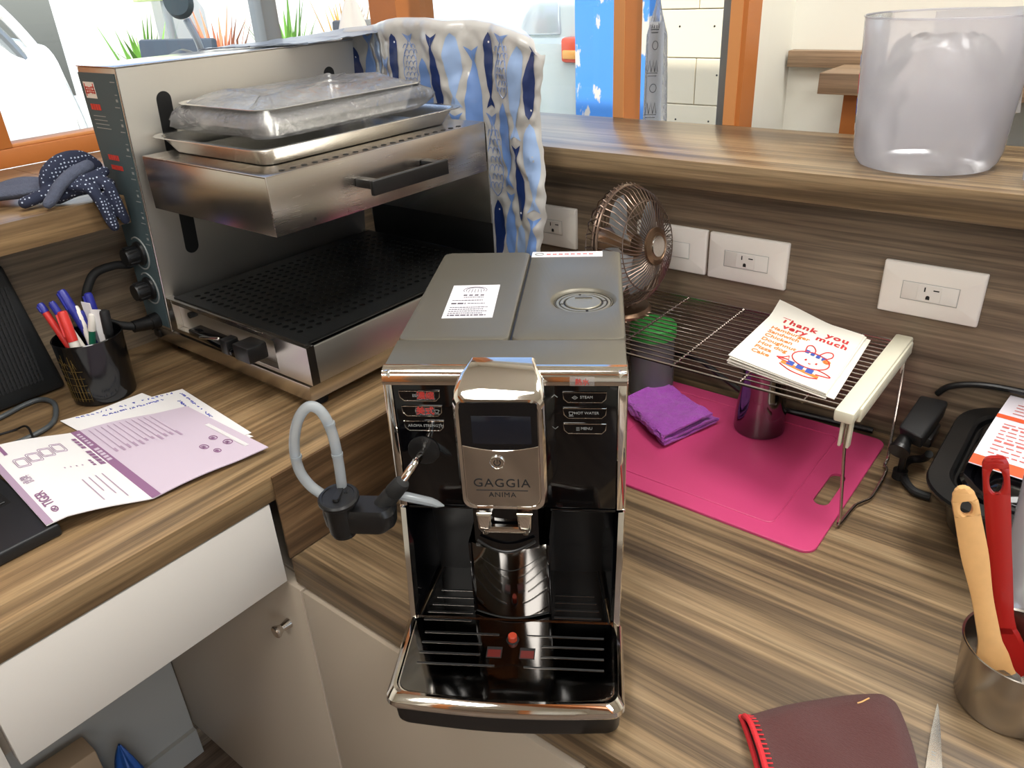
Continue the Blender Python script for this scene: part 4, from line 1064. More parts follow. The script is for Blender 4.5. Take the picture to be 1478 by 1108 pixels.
strokes([([(-.452, .036, .378), (-.452, .044, .400), (-.452, .064, .4105), (-.45, .085, .4115), (-.446, .100, .400)], [.009, .012, .013, .012, .010], (1.3, .8)),
         ([(-.440, .040, .376), (-.432, .062, .382), (-.425, .088, .382)], .0125, (1.5, .8)),
         ([(-.448, .000, .3752), (-.446, .018, .3790), (-.444, .036, .383)], [.0075, .0082, .009], None),
         ([(-.430, .060, .390), (-.414, .0660, .3935), (-.412, .0804, .3960), (-.412, .0962, .4000)], [.0085, .0078, .0078, .0072], None),
         ([(-.428, .045, .390), (-.405, .066, .386), (-.3985, .0740, .3680), (-.3975, .0790, .3440), (-.3975, .0825, .3310)], [.009, .009, .0088, .0085, .0078], (1.1, .85)),
         ([(-.43, .075, .392), (-.402, .0885, .3880), (-.3965, .0925, .3680), (-.3970, .0965, .3480), (-.3975, .1000, .3350)], [.009, .0088, .0082, .0076, .0066], (1.1, .85)),
         ([(-.440, .095, .381), (-.430, .104, .379)], .010, (1.2, .9))], 'knit', 'glove_dot', ga)
gb = thing('work_glove', 'slate grey side of the second glove with its flat cuff lying across the ledge', 'glove', (-.5, .02, ZT))
strokes([([(-.560, -.040, .3762), (-.520, .000, .3800), (-.490, .030, .3825), (-.468, .048, .3850)], [.0105, .0125, .0135, .0115], (2.2, .75)),
         ([(-.552, -.010, .378), (-.515, .022, .3880), (-.485, .040, .3880)], [.008, .0105, .009], (1.8, .8)),
         ([(-.468, .046, .3900), (-.430, .0850, .4075), (-.420, .0600, .4045), (-.4165, .0385, .3940), (-.4170, .0240, .3800), (-.4175, .0165, .3740)], [.008, .0085, .0085, .0082, .0078, .0066], None)], 'knit', 'glove_grey', gb)

# speaker leaning under the ledge
sp = thing('speaker', 'black box speaker with a ribbed mesh front standing under the window ledge', 'speaker', (-.46, -.15, HD))
R0 = Matrix.Translation((-.4385, -.165, HD+.0006)) @ Matrix.Rotation(-.10, 4, 'Y')
def RR_(m): return Matrix.Translation(-sp.location) @ m
bodyS = MB(RR_(R0)).hexa([(-.022, -.14, .004), (0, -.14, 0), (0, .137, 0), (-.022, .137, .004), (-.022, -.128, .186), (0, -.128, .188), (0, .118, .188), (-.022, .118, .186)], .007, 3).build('case', 'speaker', sp)
bodyS.matrix_parent_inverse = Matrix()
mb = MB(RR_(R0))
for k in range(46):
    y = -.122+k*.00515
    mb.box(.0002, y-.0013, .022, .0013, y+.0013, .158)
for k in range(26): mb.box(.0003, -.122, .024+k*.0053-.0006, .0009, .112, .024+k*.0053+.0006)
mb.build('mesh_front', 'blackmatte', sp)

# pen cup and pens
PC = Vector((-.3720, -.0055, HD+.0004))
pc = thing('pen_cup', 'black glazed cylindrical pen cup with a gold line print beside the speaker', 'cup', PC)
MB().lathe([(.0385, .0), (.0405, .0015), (.0440, .086), (.0446, .0892), (.0436, .0902), (.0424, .0890), (.0388, .006), (.0001, .0050)], 44, cap1=False).build('body', 'cupglaze', pc)
mb = MB()
def cupP(a, z): r = .0408+.0035*z/.086; return (r*math.cos(a), r*math.sin(a), z)
A0 = -1.75
for k in range(6): mb.tube([cupP(A0+.95*i/10, .012+.0105*k) for i in range(11 if k < 5 else 7)], .00035, 4)
for k in range(9): mb.tube([cupP(A0+.12*k, .008), cupP(A0+.12*k, .030+.006*(k % 4)+.03*(k in (2, 3, 6)))], .0003, 4)
mb.tube([cupP(A0+.62, .008), cupP(A0+.62, .076)], .0005, 4); mb.tube([cupP(A0+.74, .01), cupP(A0+.72, .072)], .0005, 4)
for k in range(10): mb.tube([cupP(A0+.2+.06*k, .055+.02*((k*7) % 5)/5), cupP(A0+.25+.06*k, .05+.02*((k*3) % 5)/5)], .0003, 4)
mb.build('gold_print', 'gold', pc)
def pen(top, bot, kind, lab, capm, bodym, r=.0052, capl=.036, clip=True):
    top, bot = Vector(top), Vector(bot)
    d = (top-bot); Ln = d.length; q = d.to_track_quat('Z', 'Y').to_matrix().to_4x4()
    t = thing('marker_pen', lab, 'pen', bot, 0, 'pens in the black cup'); mt = q
    MB(mt).lathe([(r*.5, 0), (r*.9, .004), (r*.94, Ln-capl*.8)], 14).build('barrel', bodym, t)
    c_ = MB(mt).lathe([(r*1.02, Ln-capl), (r*1.05, Ln-capl*.9), (r*.98, Ln-.004), (r*.8, Ln-.0008), (r*.5, Ln)], 14).build('cap', capm, t)
    if clip: MB(mt).box(r*.95, -.0012, Ln-capl*.8, r*1.28, .0012, Ln-.003).build('clip', capm, c_)
z0 = HD+.0075
def bt(dx, dy): return (PC.x+dx, PC.y+dy, z0)
pen((-.419, -.0330, .2520), bt(.018, -.012), 0, 'red and white marker with a blue cap end leaning furthest left in the black cup', 'pen_blue', 'pen_red', .0050, .014)
pen((-.4060, -.0230, .2540), bt(.014, .004), 0, 'blue capped pen with a red shadowed barrel behind the left red marker', 'pen_blue', 'pen_white', .0045, .030)
pen((-.4120, -.0050, .2630), bt(.020, .014), 0, 'tall blue capped marker pair standing at the back of the cup', 'pen_blue', 'pen_blue', .0062, .034)
pen((-.3870, -.0210, .2435), bt(.016, -.022), 0, 'thick bright red capped marker with a white barrel at the front of the cup', 'pen_red', 'pen_white', .0066, .042)
pen((-.3880, .0180, .2560), bt(-.004, .022), 0, 'upright violet-blue marker standing right of centre in the cup', 'pen_blue', 'pen_white', .0058, .040)
pen((-.3700, .0080, .2330), bt(-.010, -.010), 0, 'white capped pen with a green barrel in the black cup', 'pen_white', 'pen_green', .0048, .024)
pen((-.3540, .0180, .2380), bt(.006, .020), 0, 'black capped thick marker at the right of the cup', 'blackmatte', 'blacksat', .0062, .034)
pen((-.3960, .0060, .2330), bt(.004, -.004), 0, 'short dark blue pen low among the others in the cup', 'pen_blue', 'pen_blue', .0045, .022)
pen((-.4000, .0020, .2400), bt(.022, .0), 0, 'plain white ended pen behind the red markers in the cup', 'pen_white', 'pen_white', .0045, .02, False)
t = thing('paper_tag', 'small white paper strip sticking out of the black pen cup at the right', 'paper', (-.370, .012, HD+.02))
MB(Matrix.Rotation(.5, 4, 'Z')).box(-.002, -.004, 0, .014, -.0035, .102).build('sheet', 'paper', t)
t = thing('paper_tag', 'short folded white paper slip between the pens in the cup', 'paper', (-.385, .012, HD+.02))
MB(Matrix.Rotation(.2, 4, 'Z')).box(-.009, -.002, 0, .009, -.0012, .108).build('sheet', 'paper', t)

# cables
o = MB().tube(cr_path([(-.41, -.34, HD+.0038), (-.4150, -.20, HD+.0038), (-.4170, -.1335, .1212), (-.4276, -.092, .1212), (-.4238, -.0698, .1212), (-.3956, -.0654, .1212), (-.3573, -.0805, .1212), (-.3363, -.0985, .1212), (-.3290, -.13, .1212), (-.3320, -.1612, .1212), (-.345, -.21, .1212), (-.36, -.33, .1212)]), .0034, 10).build('cable', 'cable_grey')
tag(o, 'thick grey cable looping on the desk in front of the speaker', 'cable')
o = MB().tube(cr_path([(-.372, -.30, HD+.0018), (-.3762, -.1663, HD+.0018), (-.3696, -.1282, HD+.0020), (-.3560, -.1195, .1255), (-.3400, -.1195, .1275), (-.3250, -.1225, .1230), (-.3029, -.1256, HD+.0018), (-.285, -.135, HD+.0018)]), .0014, 8).build('cable', 'blacksat')
tag(o, 'thin black cord crossing the grey cable and running under the booklet', 'cable')

# laptop
lt = thing('laptop', 'black laptop whose corner with a few keys shows under the booklet at lower left', 'laptop', (-.205, -.37, HD))
P_(MB().box(-.318, -.545, HD+.0006, -.0925, -.190, HD+.0150, .003, 3), 'base', 'laptop', lt)
kb_ = P_(MB().box(-.305, -.530, HD+.0146, -.1760, -.2040, HD+.0153), 'keyboard', 'darkslot', lt)
for i in range(6):
    for j in range(15):
        x = -.300+i*.0205; y = -.526+j*.0214
        MB().box(x, y, HD+.0153, x+.0175, y+.0185, HD+.0168, .0006, 1).build('key', 'keys', kb_)
P_(MB().box(-.160, -.42, HD+.0148, -.105, -.32, HD+.0153), 'touchpad', 'keys', lt)
sc_ = P_(MB().hexa([(-.316, -.545, HD+.0150), (-.309, -.545, HD+.0150), (-.309, -.205, HD+.0150), (-.316, -.205, HD+.0150), (-.3750, -.545, HD+.205), (-.3690, -.545, HD+.206), (-.3690, -.205, HD+.206), (-.3750, -.205, HD+.205)], .001), 'screen', 'laptop', lt)
MB().hexa([(-.3095, -.535, HD+.025), (-.3090, -.535, HD+.025), (-.3090, -.215, HD+.025), (-.3095, -.215, HD+.025), (-.3675, -.535, HD+.199), (-.3668, -.535, HD+.199), (-.3668, -.215, HD+.199), (-.3675, -.215, HD+.199)]).build('display', 'screen', sc_)

# handwritten notes and booklet
def sheet(nm, corners, z, m, lab, marks, par=None, bow=.0):
    FL, FR, BR, BL = [Vector((*c, 0)) for c in corners]
    def S(u, v, off=0): 
        p = FL*(1-u)*(1-v)+FR*u*(1-v)+BR*u*v+BL*(1-u)*v
        return Vector((p.x, p.y, z(u, v)+off))
    t = thing(nm, lab, 'paper', (FL.x, FL.y, z(0, 0)))
    P_(MB().grid(lambda u, v: S(u, v), 16, 16, .0003), 'page', m, t)
    marks(t, S)
    return t
def scrib(t, S, rows, m, nm='handwriting', seed=1, h=.022):
    rnd = random.Random(seed); mb = MB()
    for (u0, v0, u1, v1) in rows:
        n = 22
        for k in range(n):
            f = k/n; u, v = u0+(u1-u0)*f, v0+(v1-v0)*f
            if rnd.random() < .18: continue
            pts = [S(min(.99, max(.01, u+rnd.uniform(-.6, .6)*h)), min(.99, max(.01, v+rnd.uniform(-.6, .6)*h)), .0005) for _ in range(4)]
            mb.tube(pts, .0005, 4)
    P_(mb, nm, m, t)
sheet('note_sheet', [(-.3330, -.060), (-.1300, -.050), (-.0920, .0420), (-.3260, .0230)], lambda u, v: HD+.0008, 'paper', 'lower white sheet of paper poking out beneath the handwritten notes', lambda t, S: None)
sheet('note_sheet', [(-.3430, -.0815), (-.1200, -.075), (-.1000, .0450), (-.2860, .0612)], lambda u, v: HD+.0018, 'paper', 'white sheet with blue handwriting lying beneath the lavender booklet page',
      lambda t, S: scrib(t, S, [(.03, .12, .03, .96), (.10, .28, .10, .80), (.08, .95, .62, .90), (.2, .86, .5, .84)], 'ink', seed=4, h=.02))
bk = thing('booklet', 'open printed booklet, white left page over the laptop and lavender right page', 'booklet', (-.17, -.1, HD))
SPN = [Vector((-.2930, -.0890, 0)), Vector((-.0690, -.1030, 0))]      # spine far / near
RGT = [Vector((-.2300, .0353, 0)), Vector((-.0460, .0320, 0))]
LFT = [Vector((-.3130, -.1830, 0)), Vector((-.0960, -.2010, 0))]
def pageR(u, v, off=0):   # u: spine->outer, v: far->near
    a = SPN[0].lerp(SPN[1], v); b = RGT[0].lerp(RGT[1], v); p = a.lerp(b, u)
    return Vector((p.x, p.y, HD+.0040+.0040*math.sin(PI*min(1, u*1.4))*.6+.003*u*v+off))
def pageL(u, v, off=0):
    a = SPN[0].lerp(SPN[1], v); b = LFT[0].lerp(LFT[1], v); p = a.lerp(b, u)
    return Vector((p.x, p.y, HD+.0042+.0135*min(1, u*1.25)**1.3+.004*math.sin(PI*u)+off))
P_(MB().grid(lambda u, v: pageR(u, 1-v), 20, 16, .0012), 'right_page', 'paper_lav', bk)
P_(MB().grid(lambda u, v: pageL(u, v), 20, 16, .0012), 'left_page', 'paper', bk)
P_(MB().grid(lambda u, v: pageL(.93+.07*u, v, .0004), 3, 16), 'edge_stripe', 'purple_line', bk)
P_(MB().grid(lambda u, v: pageR(-.02+.085*u, v, .0005), 4, 16), 'band', 'purple_print', bk, 'mauve band along the fold')
def quads(S, rects, off=.0006):
    mb = MB()
    for u0, v0, u1, v1 in rects: mb.poly([S(u0, v0, off), S(u1, v0, off), S(u1, v1, off), S(u0, v1, off)])
    return mb
rnd = random.Random(3)
P_(quads(pageR, [(.012, .05+.035*k, .040, .070+.035*k) for k in range(6)] + [(.008, .29+.04*k, .046, .318+.04*k) for k in range(5)], .0009), 'band_print', 'paper_lav', bk)
P_(quads(pageR, [(.12+.052*k, .04, .126+.052*k, .36+.02*((k*5) % 3)) for k in range(11)] + [(.12+.052*k, .36, .142+.052*k, .40+.05*rnd.random()) for k in range(11)]), 'list_print', 'purple_line', bk)
P_(quads(pageR, [(.885, .40+.012*k, .925, .41+.012*k) for k in range(40)]), 'title_box', 'paper', bk)
mb = MB()
for (u, v, r) in ((.80, .62, .030), (.66, .70, .032), (.84, .74, .034), (.70, .80, .026)):
    mb.tube([pageR(u+r*math.cos(a), v+r*1.0*math.sin(a), .0006) for a in [i*PI/7 for i in range(14)]], .0006, 4, closed=True)
    for k in range(3): mb.tube([pageR(u-r*.5+.3*r*k, v-r*.4, .0006), pageR(u-r*.4+.3*r*k, v+r*.5, .0006)], .0005, 4)
P_(mb, 'line_drawing', 'purple_print', bk)
# left page: title blocks, toaster sketches, small lines and the logo line (read upside down from here)
def tx(S, s, u, v, size, m, nm, bold=0):
    text_on(S, s, u, v, size, m, nm, bk, (0, -1/.222), (1/.098, 0), bold, 1, 'LEFT', .0006)
P_(quads(pageL, [(.035, .10+.042*k, .085, .132+.042*k) for k in range(4)] + [(.03, .30+.042*k, .09, .334+.042*k) for k in range(5)] + [(.13, .42+.03*k, .16, .442+.03*k) for k in range(3)]), 'title_print', 'purple_print', bk)
mb = MB()
for k in range(4):
    c0, c1 = .30+.15*k, .20+.035*k
    for s_ in (.06, .045):
        mb.tube([pageL(c0+x*1.1, c1+y*1.2, .0006) for x, y in rr(s_, s_*.8, .015, 3)], .0004, 4, closed=True)
P_(mb, 'toaster_sketch', 'purple_line', bk)
P_(quads(pageL, [(.17+.075*k, .62+.012*k, .182+.075*k, .93-.05*(k % 3)) for k in range(4)] + [(.25+.06*k, .47, .265+.06*k, .485) for k in range(4)]), 'small_print', 'purple_line', bk)
P_(quads(pageL, [(.80, .03, .84, .16)]), 'code_print', 'purple_print', bk)
tx(pageL, 'TIGER', .845, .845, .0135, 'purple_print', 'logo_text', .0002)
tx(pageL, '虎牌', .835, .56, .0110, 'purple_line', 'logo_text')
mb = MB()
mb.tube([pageL(.84+.028*math.cos(a), .895+.028*math.sin(a), .0006) for a in [i*PI/6 for i in range(12)]], .0006, 5, closed=True)
mb.tube([pageL(.825, .885, .0006), pageL(.845, .895, .0006), pageL(.83, .91, .0006)], .0006, 5); mb.tube([pageL(.855, .885, .0006), pageL(.845, .905, .0006)], .0006, 5)
P_(mb, 'logo_mark', 'purple_print', bk)

# ================================================================== outlets on the back wall
D = .674
def outlet(x, z, n, lab):
    t = thing('wall_outlet', lab, 'outlet', (x, D, z), 0, 'outlets under the bar ledge')
    F = Matrix.Rotation(PI/2, 4, 'X')      # local x right, y up, z out of the wall (towards -Y)
    MB(F).rloft([(0, 0, .0600, .0350, .002, .0003), (0, 0, .0600, .0350, .002, .0045), (0, 0, .0590, .0335, .002, .0068), (0, 0, .0570, .0260, .002, .0082), (0, 0, .0330, .0120, .001, .0086)], 4).build('plate', 'plate', t)
    i_ = MB(F).rloft([(0, 0, .0330, .0118, .0006, .0080), (0, 0, .0330, .0118, .0006, .0090), (0, 0, .0324, .0112, .0006, .0094)], 3).build('insert', 'plate_in', t)
    MB(F).box(-.0336, -.0122, .0080, -.0331, .0122, .0092).box(.0331, -.0122, .0080, .0336, .0122, .0092).box(-.0336, .0119, .0080, .0336, .0123, .0092).box(-.0336, -.0123, .0080, .0336, -.0119, .0092).build('insert_seam', 'mark', t)
    if n == 0: MB(F).box(-.012, -.0116, .0092, -.0116, .0116, .0095).build('seam', 'mark', i_)
    for c in ([0] if n == 1 else [-.016, .016] if n == 2 else []):
        MB(F).rloft([(c-.0005, 0, .0145 if n == 1 else .013, .0105, .002, .0090), (c-.0005, 0, .0140 if n == 1 else .0125, .0100, .002, .0098)], 3).build('socket_face', 'plate_in', i_)
        MB(F).box(c-.0068, .0018, .0094, c-.0052, .0078, .0100).box(c+.0040, .0042, .0094, c+.0108, .0058, .0100).prism([(c-.0012+.0024*math.cos(a), -.0052+.0024*math.sin(a)) for a in [PI*i/8 for i in range(9)]] + [(c-.0036, -.0082), (c+.0012, -.0082)], .0094, .0100, 'Z').build('slots', 'darkslot', i_)
    return t
outlet(-.094, .2230, 2, 'double socket wall outlet half hidden behind the fish-printed cover')
outlet(.1430, .2215, 0, 'blank white wall plate partly hidden behind the bronze fan')
outlet(.2670, .2210, 1, 'white single socket wall outlet above the middle of the wire rack')
outlet(.5140, .2206, 1, 'white single socket wall outlet furthest right, above the rack end')

# ================================================================== cutting board, rack and what is on them
BZ = .0042
out = rr(.1740, .1470, .016, 8)
cb = thing('cutting_board', 'bright pink plastic cutting board lying flat under the wire rack', 'cutting board', (.3290, .5010, .0003))
def board(mb, z0, z1):
    hx, hy = .1740, .1470
    hole = [(.1290+.0105*x/.0105, y) for x, y in rr(.0105, .0420, .0100, 6)]
    O = rr(hx, hy, .016, 6); n = len(O)
    H = [(.1480+x, -.010+y) for x, y in rr(.0095, .0400, .0093, 6)]
    H = [(x-(.006*math.exp(-((y+.004)/.006)**2) if x > .1480 else 0), y) for x, y in H]
    def ring(P, z): return [mb.v((x, y, z)) for x, y in P]
    o0, o1, o2, h0, h1 = ring(O, z0), ring(O, z1-.0008), ring(rr(hx-.0008, hy-.0008, .0152, 6), z1), ring(H, z0), ring(H, z1)
    for i in range(n):
        j = (i+1) % n
        mb.face([o0[i], o0[j], o1[j], o1[i]]); mb.face([o1[i], o1[j], o2[j], o2[i]]); mb.face([o2[i], o2[j], h1[j], h1[i]]); mb.face([h1[i], h1[j], h0[j], h0[i]]); mb.face([h0[i], h0[j], o0[j], o0[i]])
    return mb
board(MB(), 0, .0036).build('board', 'pink', cb)
MB().tube([(x-.012, y, .0037) for x, y in rr(.128, .120, .010, 5)], .0010, 6, closed=True).build('groove', 'pink', cb)
# wire rack
RZ = .1535
rk = thing('wire_rack', 'low chrome wire shelf rack with ivory plastic ends standing over the pink board', 'rack', (.27, .54, 0))
for k in range(19):
    y = .4300+k*.0124
    r = .0020 if k in (0, 18) else .0011
    P_(MB().tube([(.046, y, RZ+(0 if k not in (0, 18) else -.001)), (.489, y, RZ+(0 if k not in (0, 18) else -.001))], r, 6), 'wire', 'wire', rk)
for x in (.100, .185, .275, .365, .445): P_(MB().tube([(x, .4300, RZ-.0028), (x, .6535, RZ-.0028)], .0017, 6), 'cross_wire', 'wire', rk)
for s in (0, 1):
    X = lambda x: x if s else .537-x
    def bx(x0, y0, z0, x1, y1, z1, b=.0015):
        a, c = sorted((X(x0), X(x1))); return MB().box(a, y0, z0, c, y1, z1, b)
    e = P_(bx(.4845, .4180, .1440, .5070, .6650, .1590, .003), 'end_bar', 'ivory', rk)
    bx(.5035, .4400, .1380, .5095, .6560, .1560, .002).build('end_flange', 'ivory', e)
    for y in (.4260, .6500): bx(.4920, y, .1090, .4955, y+.010, .1450, .001).build('leg_clip', 'ivory', e); bx(.5010, y, .1090, .5045, y+.010, .1450, .001).build('leg_clip', 'ivory', e)
    lg = [(X(.4985), .4310, .150), (X(.5000), .4295, .105), (X(.5094), .4240, .024), (X(.5095), .4235, .010), (X(.5105), .4255, .0050), (X(.5135), .4700, .0044), (X(.5190), .4860, .0044), (X(.5250), .5050, .0044), (X(.5235), .5700, .0046), (X(.5180), .5830, .0050), (X(.5190), .5890, .012), (X(.5175), .5950, .024), (X(.5050), .6500, .110), (X(.5000), .6550, .150)]
    P_(MB().tube(cr_path(lg, 5), .0020, 8), 'wire_leg', 'wire', rk)
# paper bags
pbq = [(.3330, .4720), (.4660, .4460), (.4540, .6300), (.3230, .6660)]
def bagS(k):
    rnd = random.Random(50+k); j = [(rnd.uniform(-.003, .003), rnd.uniform(-.003, .003)) for _ in range(4)]
    q = [Vector((a+dx, b+dy, 0)) for (a, b), (dx, dy) in zip(pbq, j)]
    if k == 1: q[1] += Vector((.012, -.002, 0)); q[2] += Vector((.010, 0, 0))
    if k == 5: q = [Vector((*a, 0)) for a in pbq]
    def S(u, v, off=0):
        p = q[0]*(1-u)*(1-v)+q[1]*u*(1-v)+q[2]*u*v+q[3]*(1-u)*v
        z = RZ+.0018+.0016*k*(.7+.6*(1-u)*(1-v))+.012*max(0, v-.82)/.18*max(0, 1-u*1.6)*(k/5)+.0012*math.sin(u*9)*max(0, v-.7)*(k/5)
        ser = .0018*math.sin(v*2) 
        return Vector((p.x, p.y, z+off))
    return S
for k in range(6):
    S = bagS(k)
    lab = 'topmost white paper bag on the rack with red lettering and an orange list' if k == 5 else 'white paper bag whose loose right corner juts out from under the stack' if k == 1 else 'plain white paper bag edge within the stack under the printed bag'
    t = thing('paper_bag', lab, 'paper bag', S(0, 0), 0, None if k in (1, 5) else 'paper bags under the printed one')
    P_(MB().grid(lambda u, v: S(u, v), 14, 14, .0008), 'sheet', 'bag_paper', t)
    if k == 5:
        bg_ = t
        def bt_(s, u, v, size, m, rot=0, bold=0, sh=0, sp_=1): text_on(S, s, u, v, size, m, 'lettering', t, (1/.132, 0), (0, 1/.186), bold, sp_)
        bt_('Thank  you', .15, .795, .0190, 'print_red', .0, .0006, .0, 1.16)
        bt_('very  much', .22, .700, .0182, 'print_red', .0, .0006, .0, 1.14)
        for i, s in enumerate(('Hamburger', 'Sandwich', 'Chicken', 'Doughnut', 'Hot dog', 'Pizza', 'Cake')): bt_(s, .12+.003*i, .625-.072*i, .0125, 'print_orange', 0, .0002)
        def ln(mb, pts, r=.0008, cl=False): mb.tube([S(u, v, .0006) for u, v in pts], r, 5, closed=cl)
        def el(cu, cv, a, b, n=24, t0=0, t1=2*PI): return [(cu+a*math.cos(t0+(t1-t0)*i/n), cv+b*math.sin(t0+(t1-t0)*i/n)) for i in range(n)]
        mb = MB(); ln(mb, el(.70, .340, .185, .118), .0008, True)
        ln(mb, cr_path([(.60, .440, 0), (.585, .53, 0), (.63, .555, 0), (.68, .505, 0), (.69, .455, 0)], 5) and [(p.x, p.y) for p in cr_path([(.60, .440, 0), (.585, .53, 0), (.63, .555, 0), (.68, .505, 0), (.69, .455, 0)], 5)])
        ln(mb, [(p.x, p.y) for p in cr_path([(.74, .455, 0), (.78, .53, 0), (.84, .545, 0), (.86, .49, 0), (.82, .43, 0)], 5)])
        ln(mb, [(.66, .330), (.655, .318)], .0014); ln(mb, [(.77, .322), (.765, .310)], .0014)
        ln(mb, [(.70, .292), (.71, .284), (.72, .292)], .0006)
        ln(mb, [(.40, .225), (.46, .250), (.50, .29), (.52, .24), (.40, .225)]); ln(mb, [(.42, .215), (.55, .200)])
        ln(mb, [(p.x, p.y) for p in cr_path([(.80, .245, 0), (.90, .230, 0), (.95, .20, 0), (.82, .175, 0)], 5)])
        ln(mb, [(p.x, p.y) for p in cr_path([(.47, .150, 0), (.60, .105, 0), (.76, .100, 0), (.86, .13, 0)], 5)])
        P_(mb, 'line_drawing', 'print_red', t)
        for rc_ in [(.60+.06*k2, .425-.01*k2, .64+.06*k2, .475-.008*k2) for k2 in range(4)] + [(.52+.10*k2, .17-.006*k2, .59+.10*k2, .235-.006*k2) for k2 in range(3)]: P_(quads(S, [rc_]), 'blue_print', 'print_blue', t)
        mb = MB(); mb.poly([S(u, v, .0007) for u, v in el(.84, .395, .040, .030, 14)]); mb.poly([S(u, v, .0006) for u, v in [(.47, .165), (.86, .130), (.86, .165), (.47, .205)]])
        P_(mb, 'orange_print', 'print_orange', t)
        mb = MB(); ln(mb, el(.84, .395, .022, .017, 10), .0005, True); P_(mb, 'flower_line', 'print_red', t)
# fan
fn = thing('desk_fan', 'small bronze wire cage fan standing on the wire rack behind the coffee machine', 'fan', (.128, .552, RZ+.0012))
FC = Vector((.138-.128, 0, .2560-RZ-.0012)); ax_ = Vector((.975, -.06, .16)).normalized()
FM = Matrix.Translation(FC) @ ax_.to_track_quat('Z', 'Y').to_matrix().to_4x4()
RF = .0840
cage = MB(FM).tube([(RF*math.cos(a), RF*math.sin(a), -.002) for a in [i*2*PI/64 for i in range(64)]], .0026, 8, closed=True).tube([(RF*math.cos(a), RF*math.sin(a), .0035) for a in [i*2*PI/64 for i in range(64)]], .0022, 8, closed=True).build('cage_ring', 'bronze', fn)
for k in range(56):
    a = k*2*PI/56
    prof_ = [(RF+.0045, -.002), (RF, .004), (RF*.93, .018), (RF*.74, .032), (RF*.48, .041), (.022, .044)]
    MB(FM).tube([(r*math.cos(a+.5*(1-r/RF)), r*math.sin(a+.5*(1-r/RF)), z) for r, z in prof_], .0008, 5).build('cage_wire', 'bronze', cage)
for k in range(28):
    a = k*2*PI/28
    MB(FM).tube([(r*math.cos(a), r*math.sin(a), z) for r, z in [(RF+.004, -.001), (RF*.95, -.018), (RF*.7, -.034), (.026, -.040)]], .0009, 5).build('rear_wire', 'bronze', cage)
for zz, rr_ in ((.0318, RF*.745), (-.030, RF*.76)): MB(FM).tube([(rr_*math.cos(a), rr_*math.sin(a), zz) for a in [i*2*PI/48 for i in range(48)]], .0009, 6, closed=True).build('cage_hoop', 'bronze', cage)
MB(FM).lathe([(.0265, .0425), (.0262, .0462), (.020, .0485), (.019, .0475), (.0001, .0480)], 36).build('badge', 'bronze_d', fn)
MB(FM).lathe([(.0150, .0478), (.0145, .0494), (.0001, .0497)], 30).build('badge_centre', 'chrome_soft', fn)
MB(FM).lathe([(.0001, -.055), (.026, -.050), (.030, -.030), (.024, -.010), (.016, .012), (.0001, .016)], 28).build('motor', 'bronze_d', fn)
for k in range(4):
    a = k*PI/2+.4
    def bl_(u, v): 
        r = .014+.058*u; th_ = a+(v-.5)*(.95+.25*math.sin(PI*u)); return (r*math.cos(th_), r*math.sin(th_), .004+.016*(v-.5))
    MB(FM).grid(bl_, 8, 8, .0012).build('fan_blade', 'fanblade', fn)
MB().rloft([(-.006, 0, .048, .048, .047, 0), (-.006, 0, .048, .048, .047, .004), (-.006, 0, .044, .044, .043, .008), (-.006, 0, .012, .012, .0118, .012)], 8).build('stand', 'bronze_d', fn)
MB().tube(cr_path([(-.006, 0, .008), (-.038, .0, .030), (-.050, 0, .070), (-.040, 0, .0945)]), .0045, 10).build('neck', 'bronze_d', fn)
# jar with green lid
t = thing('plastic_jar', 'cloudy jar with a round green lid standing under the left part of the rack', 'jar', (.1540, .6020, .0003))
MB().lathe([(.0001, .0005), (.0330, .0005), (.0350, .003), (.0350, .100), (.0330, .106)], 40, cap0=False, cap1=False).build('body', 'jar', t)
MB().lathe([(.0362, .1010), (.0362, .1180), (.0345, .1205), (.0300, .1195), (.0001, .1195)], 44).build('jar_lid', 'green_lid', t, 'round green lid')
# steel pitcher
t = thing('steel_pitcher', 'shiny stainless milk pitcher on the pink board under the paper bags', 'pitcher', (.3430, .5840, .0041))
MB().lathe([(.0335, .0), (.0355, .002), (.0362, .006), (.0350, .030), (.0318, .060), (.0295, .085), (.0300, .100), (.0292, .1005), (.0285, .085), (.0308, .060), (.034, .030), (.0350, .004), (.0001, .003)], 48, cap1=False).build('body', 'mirror_dark', t)
MB().tube(cr_path([(.005, .0315, .092), (.007, .052, .090), (.0075, .054, .060), (.006, .033, .030)]), .0032, 8, flat=(1.5, .6)).build('handle', 'mirror_dark', t)
# towel, folded in three
tw = thing('folded_towel', 'purple microfibre towel folded on the pink board beside the coffee machine', 'towel', (.21, .50, .0041))
def towel_profile():
    P = []
    for k, (y0, y1, z) in enumerate(((0, .105, .004), (.105, .004, .0125), (.004, .098, .021))):
        n = 12
        P += [(y0+(y1-y0)*i/n, z) for i in range(n+1)]
        if k < 2:
            s = 1 if k == 0 else -1; yc = y1; zc = z+.00425
            P += [(yc+s*.00425*math.sin(a), zc-.00425*math.cos(a)) for a in (PI*.25, PI*.5, PI*.75)]
    return P
TP = towel_profile()
T0, TX, TY = Vector((.2560, .4560, 0)), Vector((-.105, .066, 0)), Vector((.30, .93, 0)).normalized()
def tow(u, v):
    i = min(int(v*(len(TP)-1)), len(TP)-2); f = v*(len(TP)-1)-i
    y, z = TP[i][0]*(1-f)+TP[i+1][0]*f, TP[i][1]*(1-f)+TP[i+1][1]*f
    p = T0+TX*u+TY*y*(1-.12*u)
    n_ = .0022*nz(p.x, p.y, z*9, 70)+.003*nz(p.x, p.y, z*9, 25)
    return (p.x+n_, p.y+n_, max(.0046, .0044+z*(.92+.25*math.sin(u*5+y*20)*.3)+n_*.9))
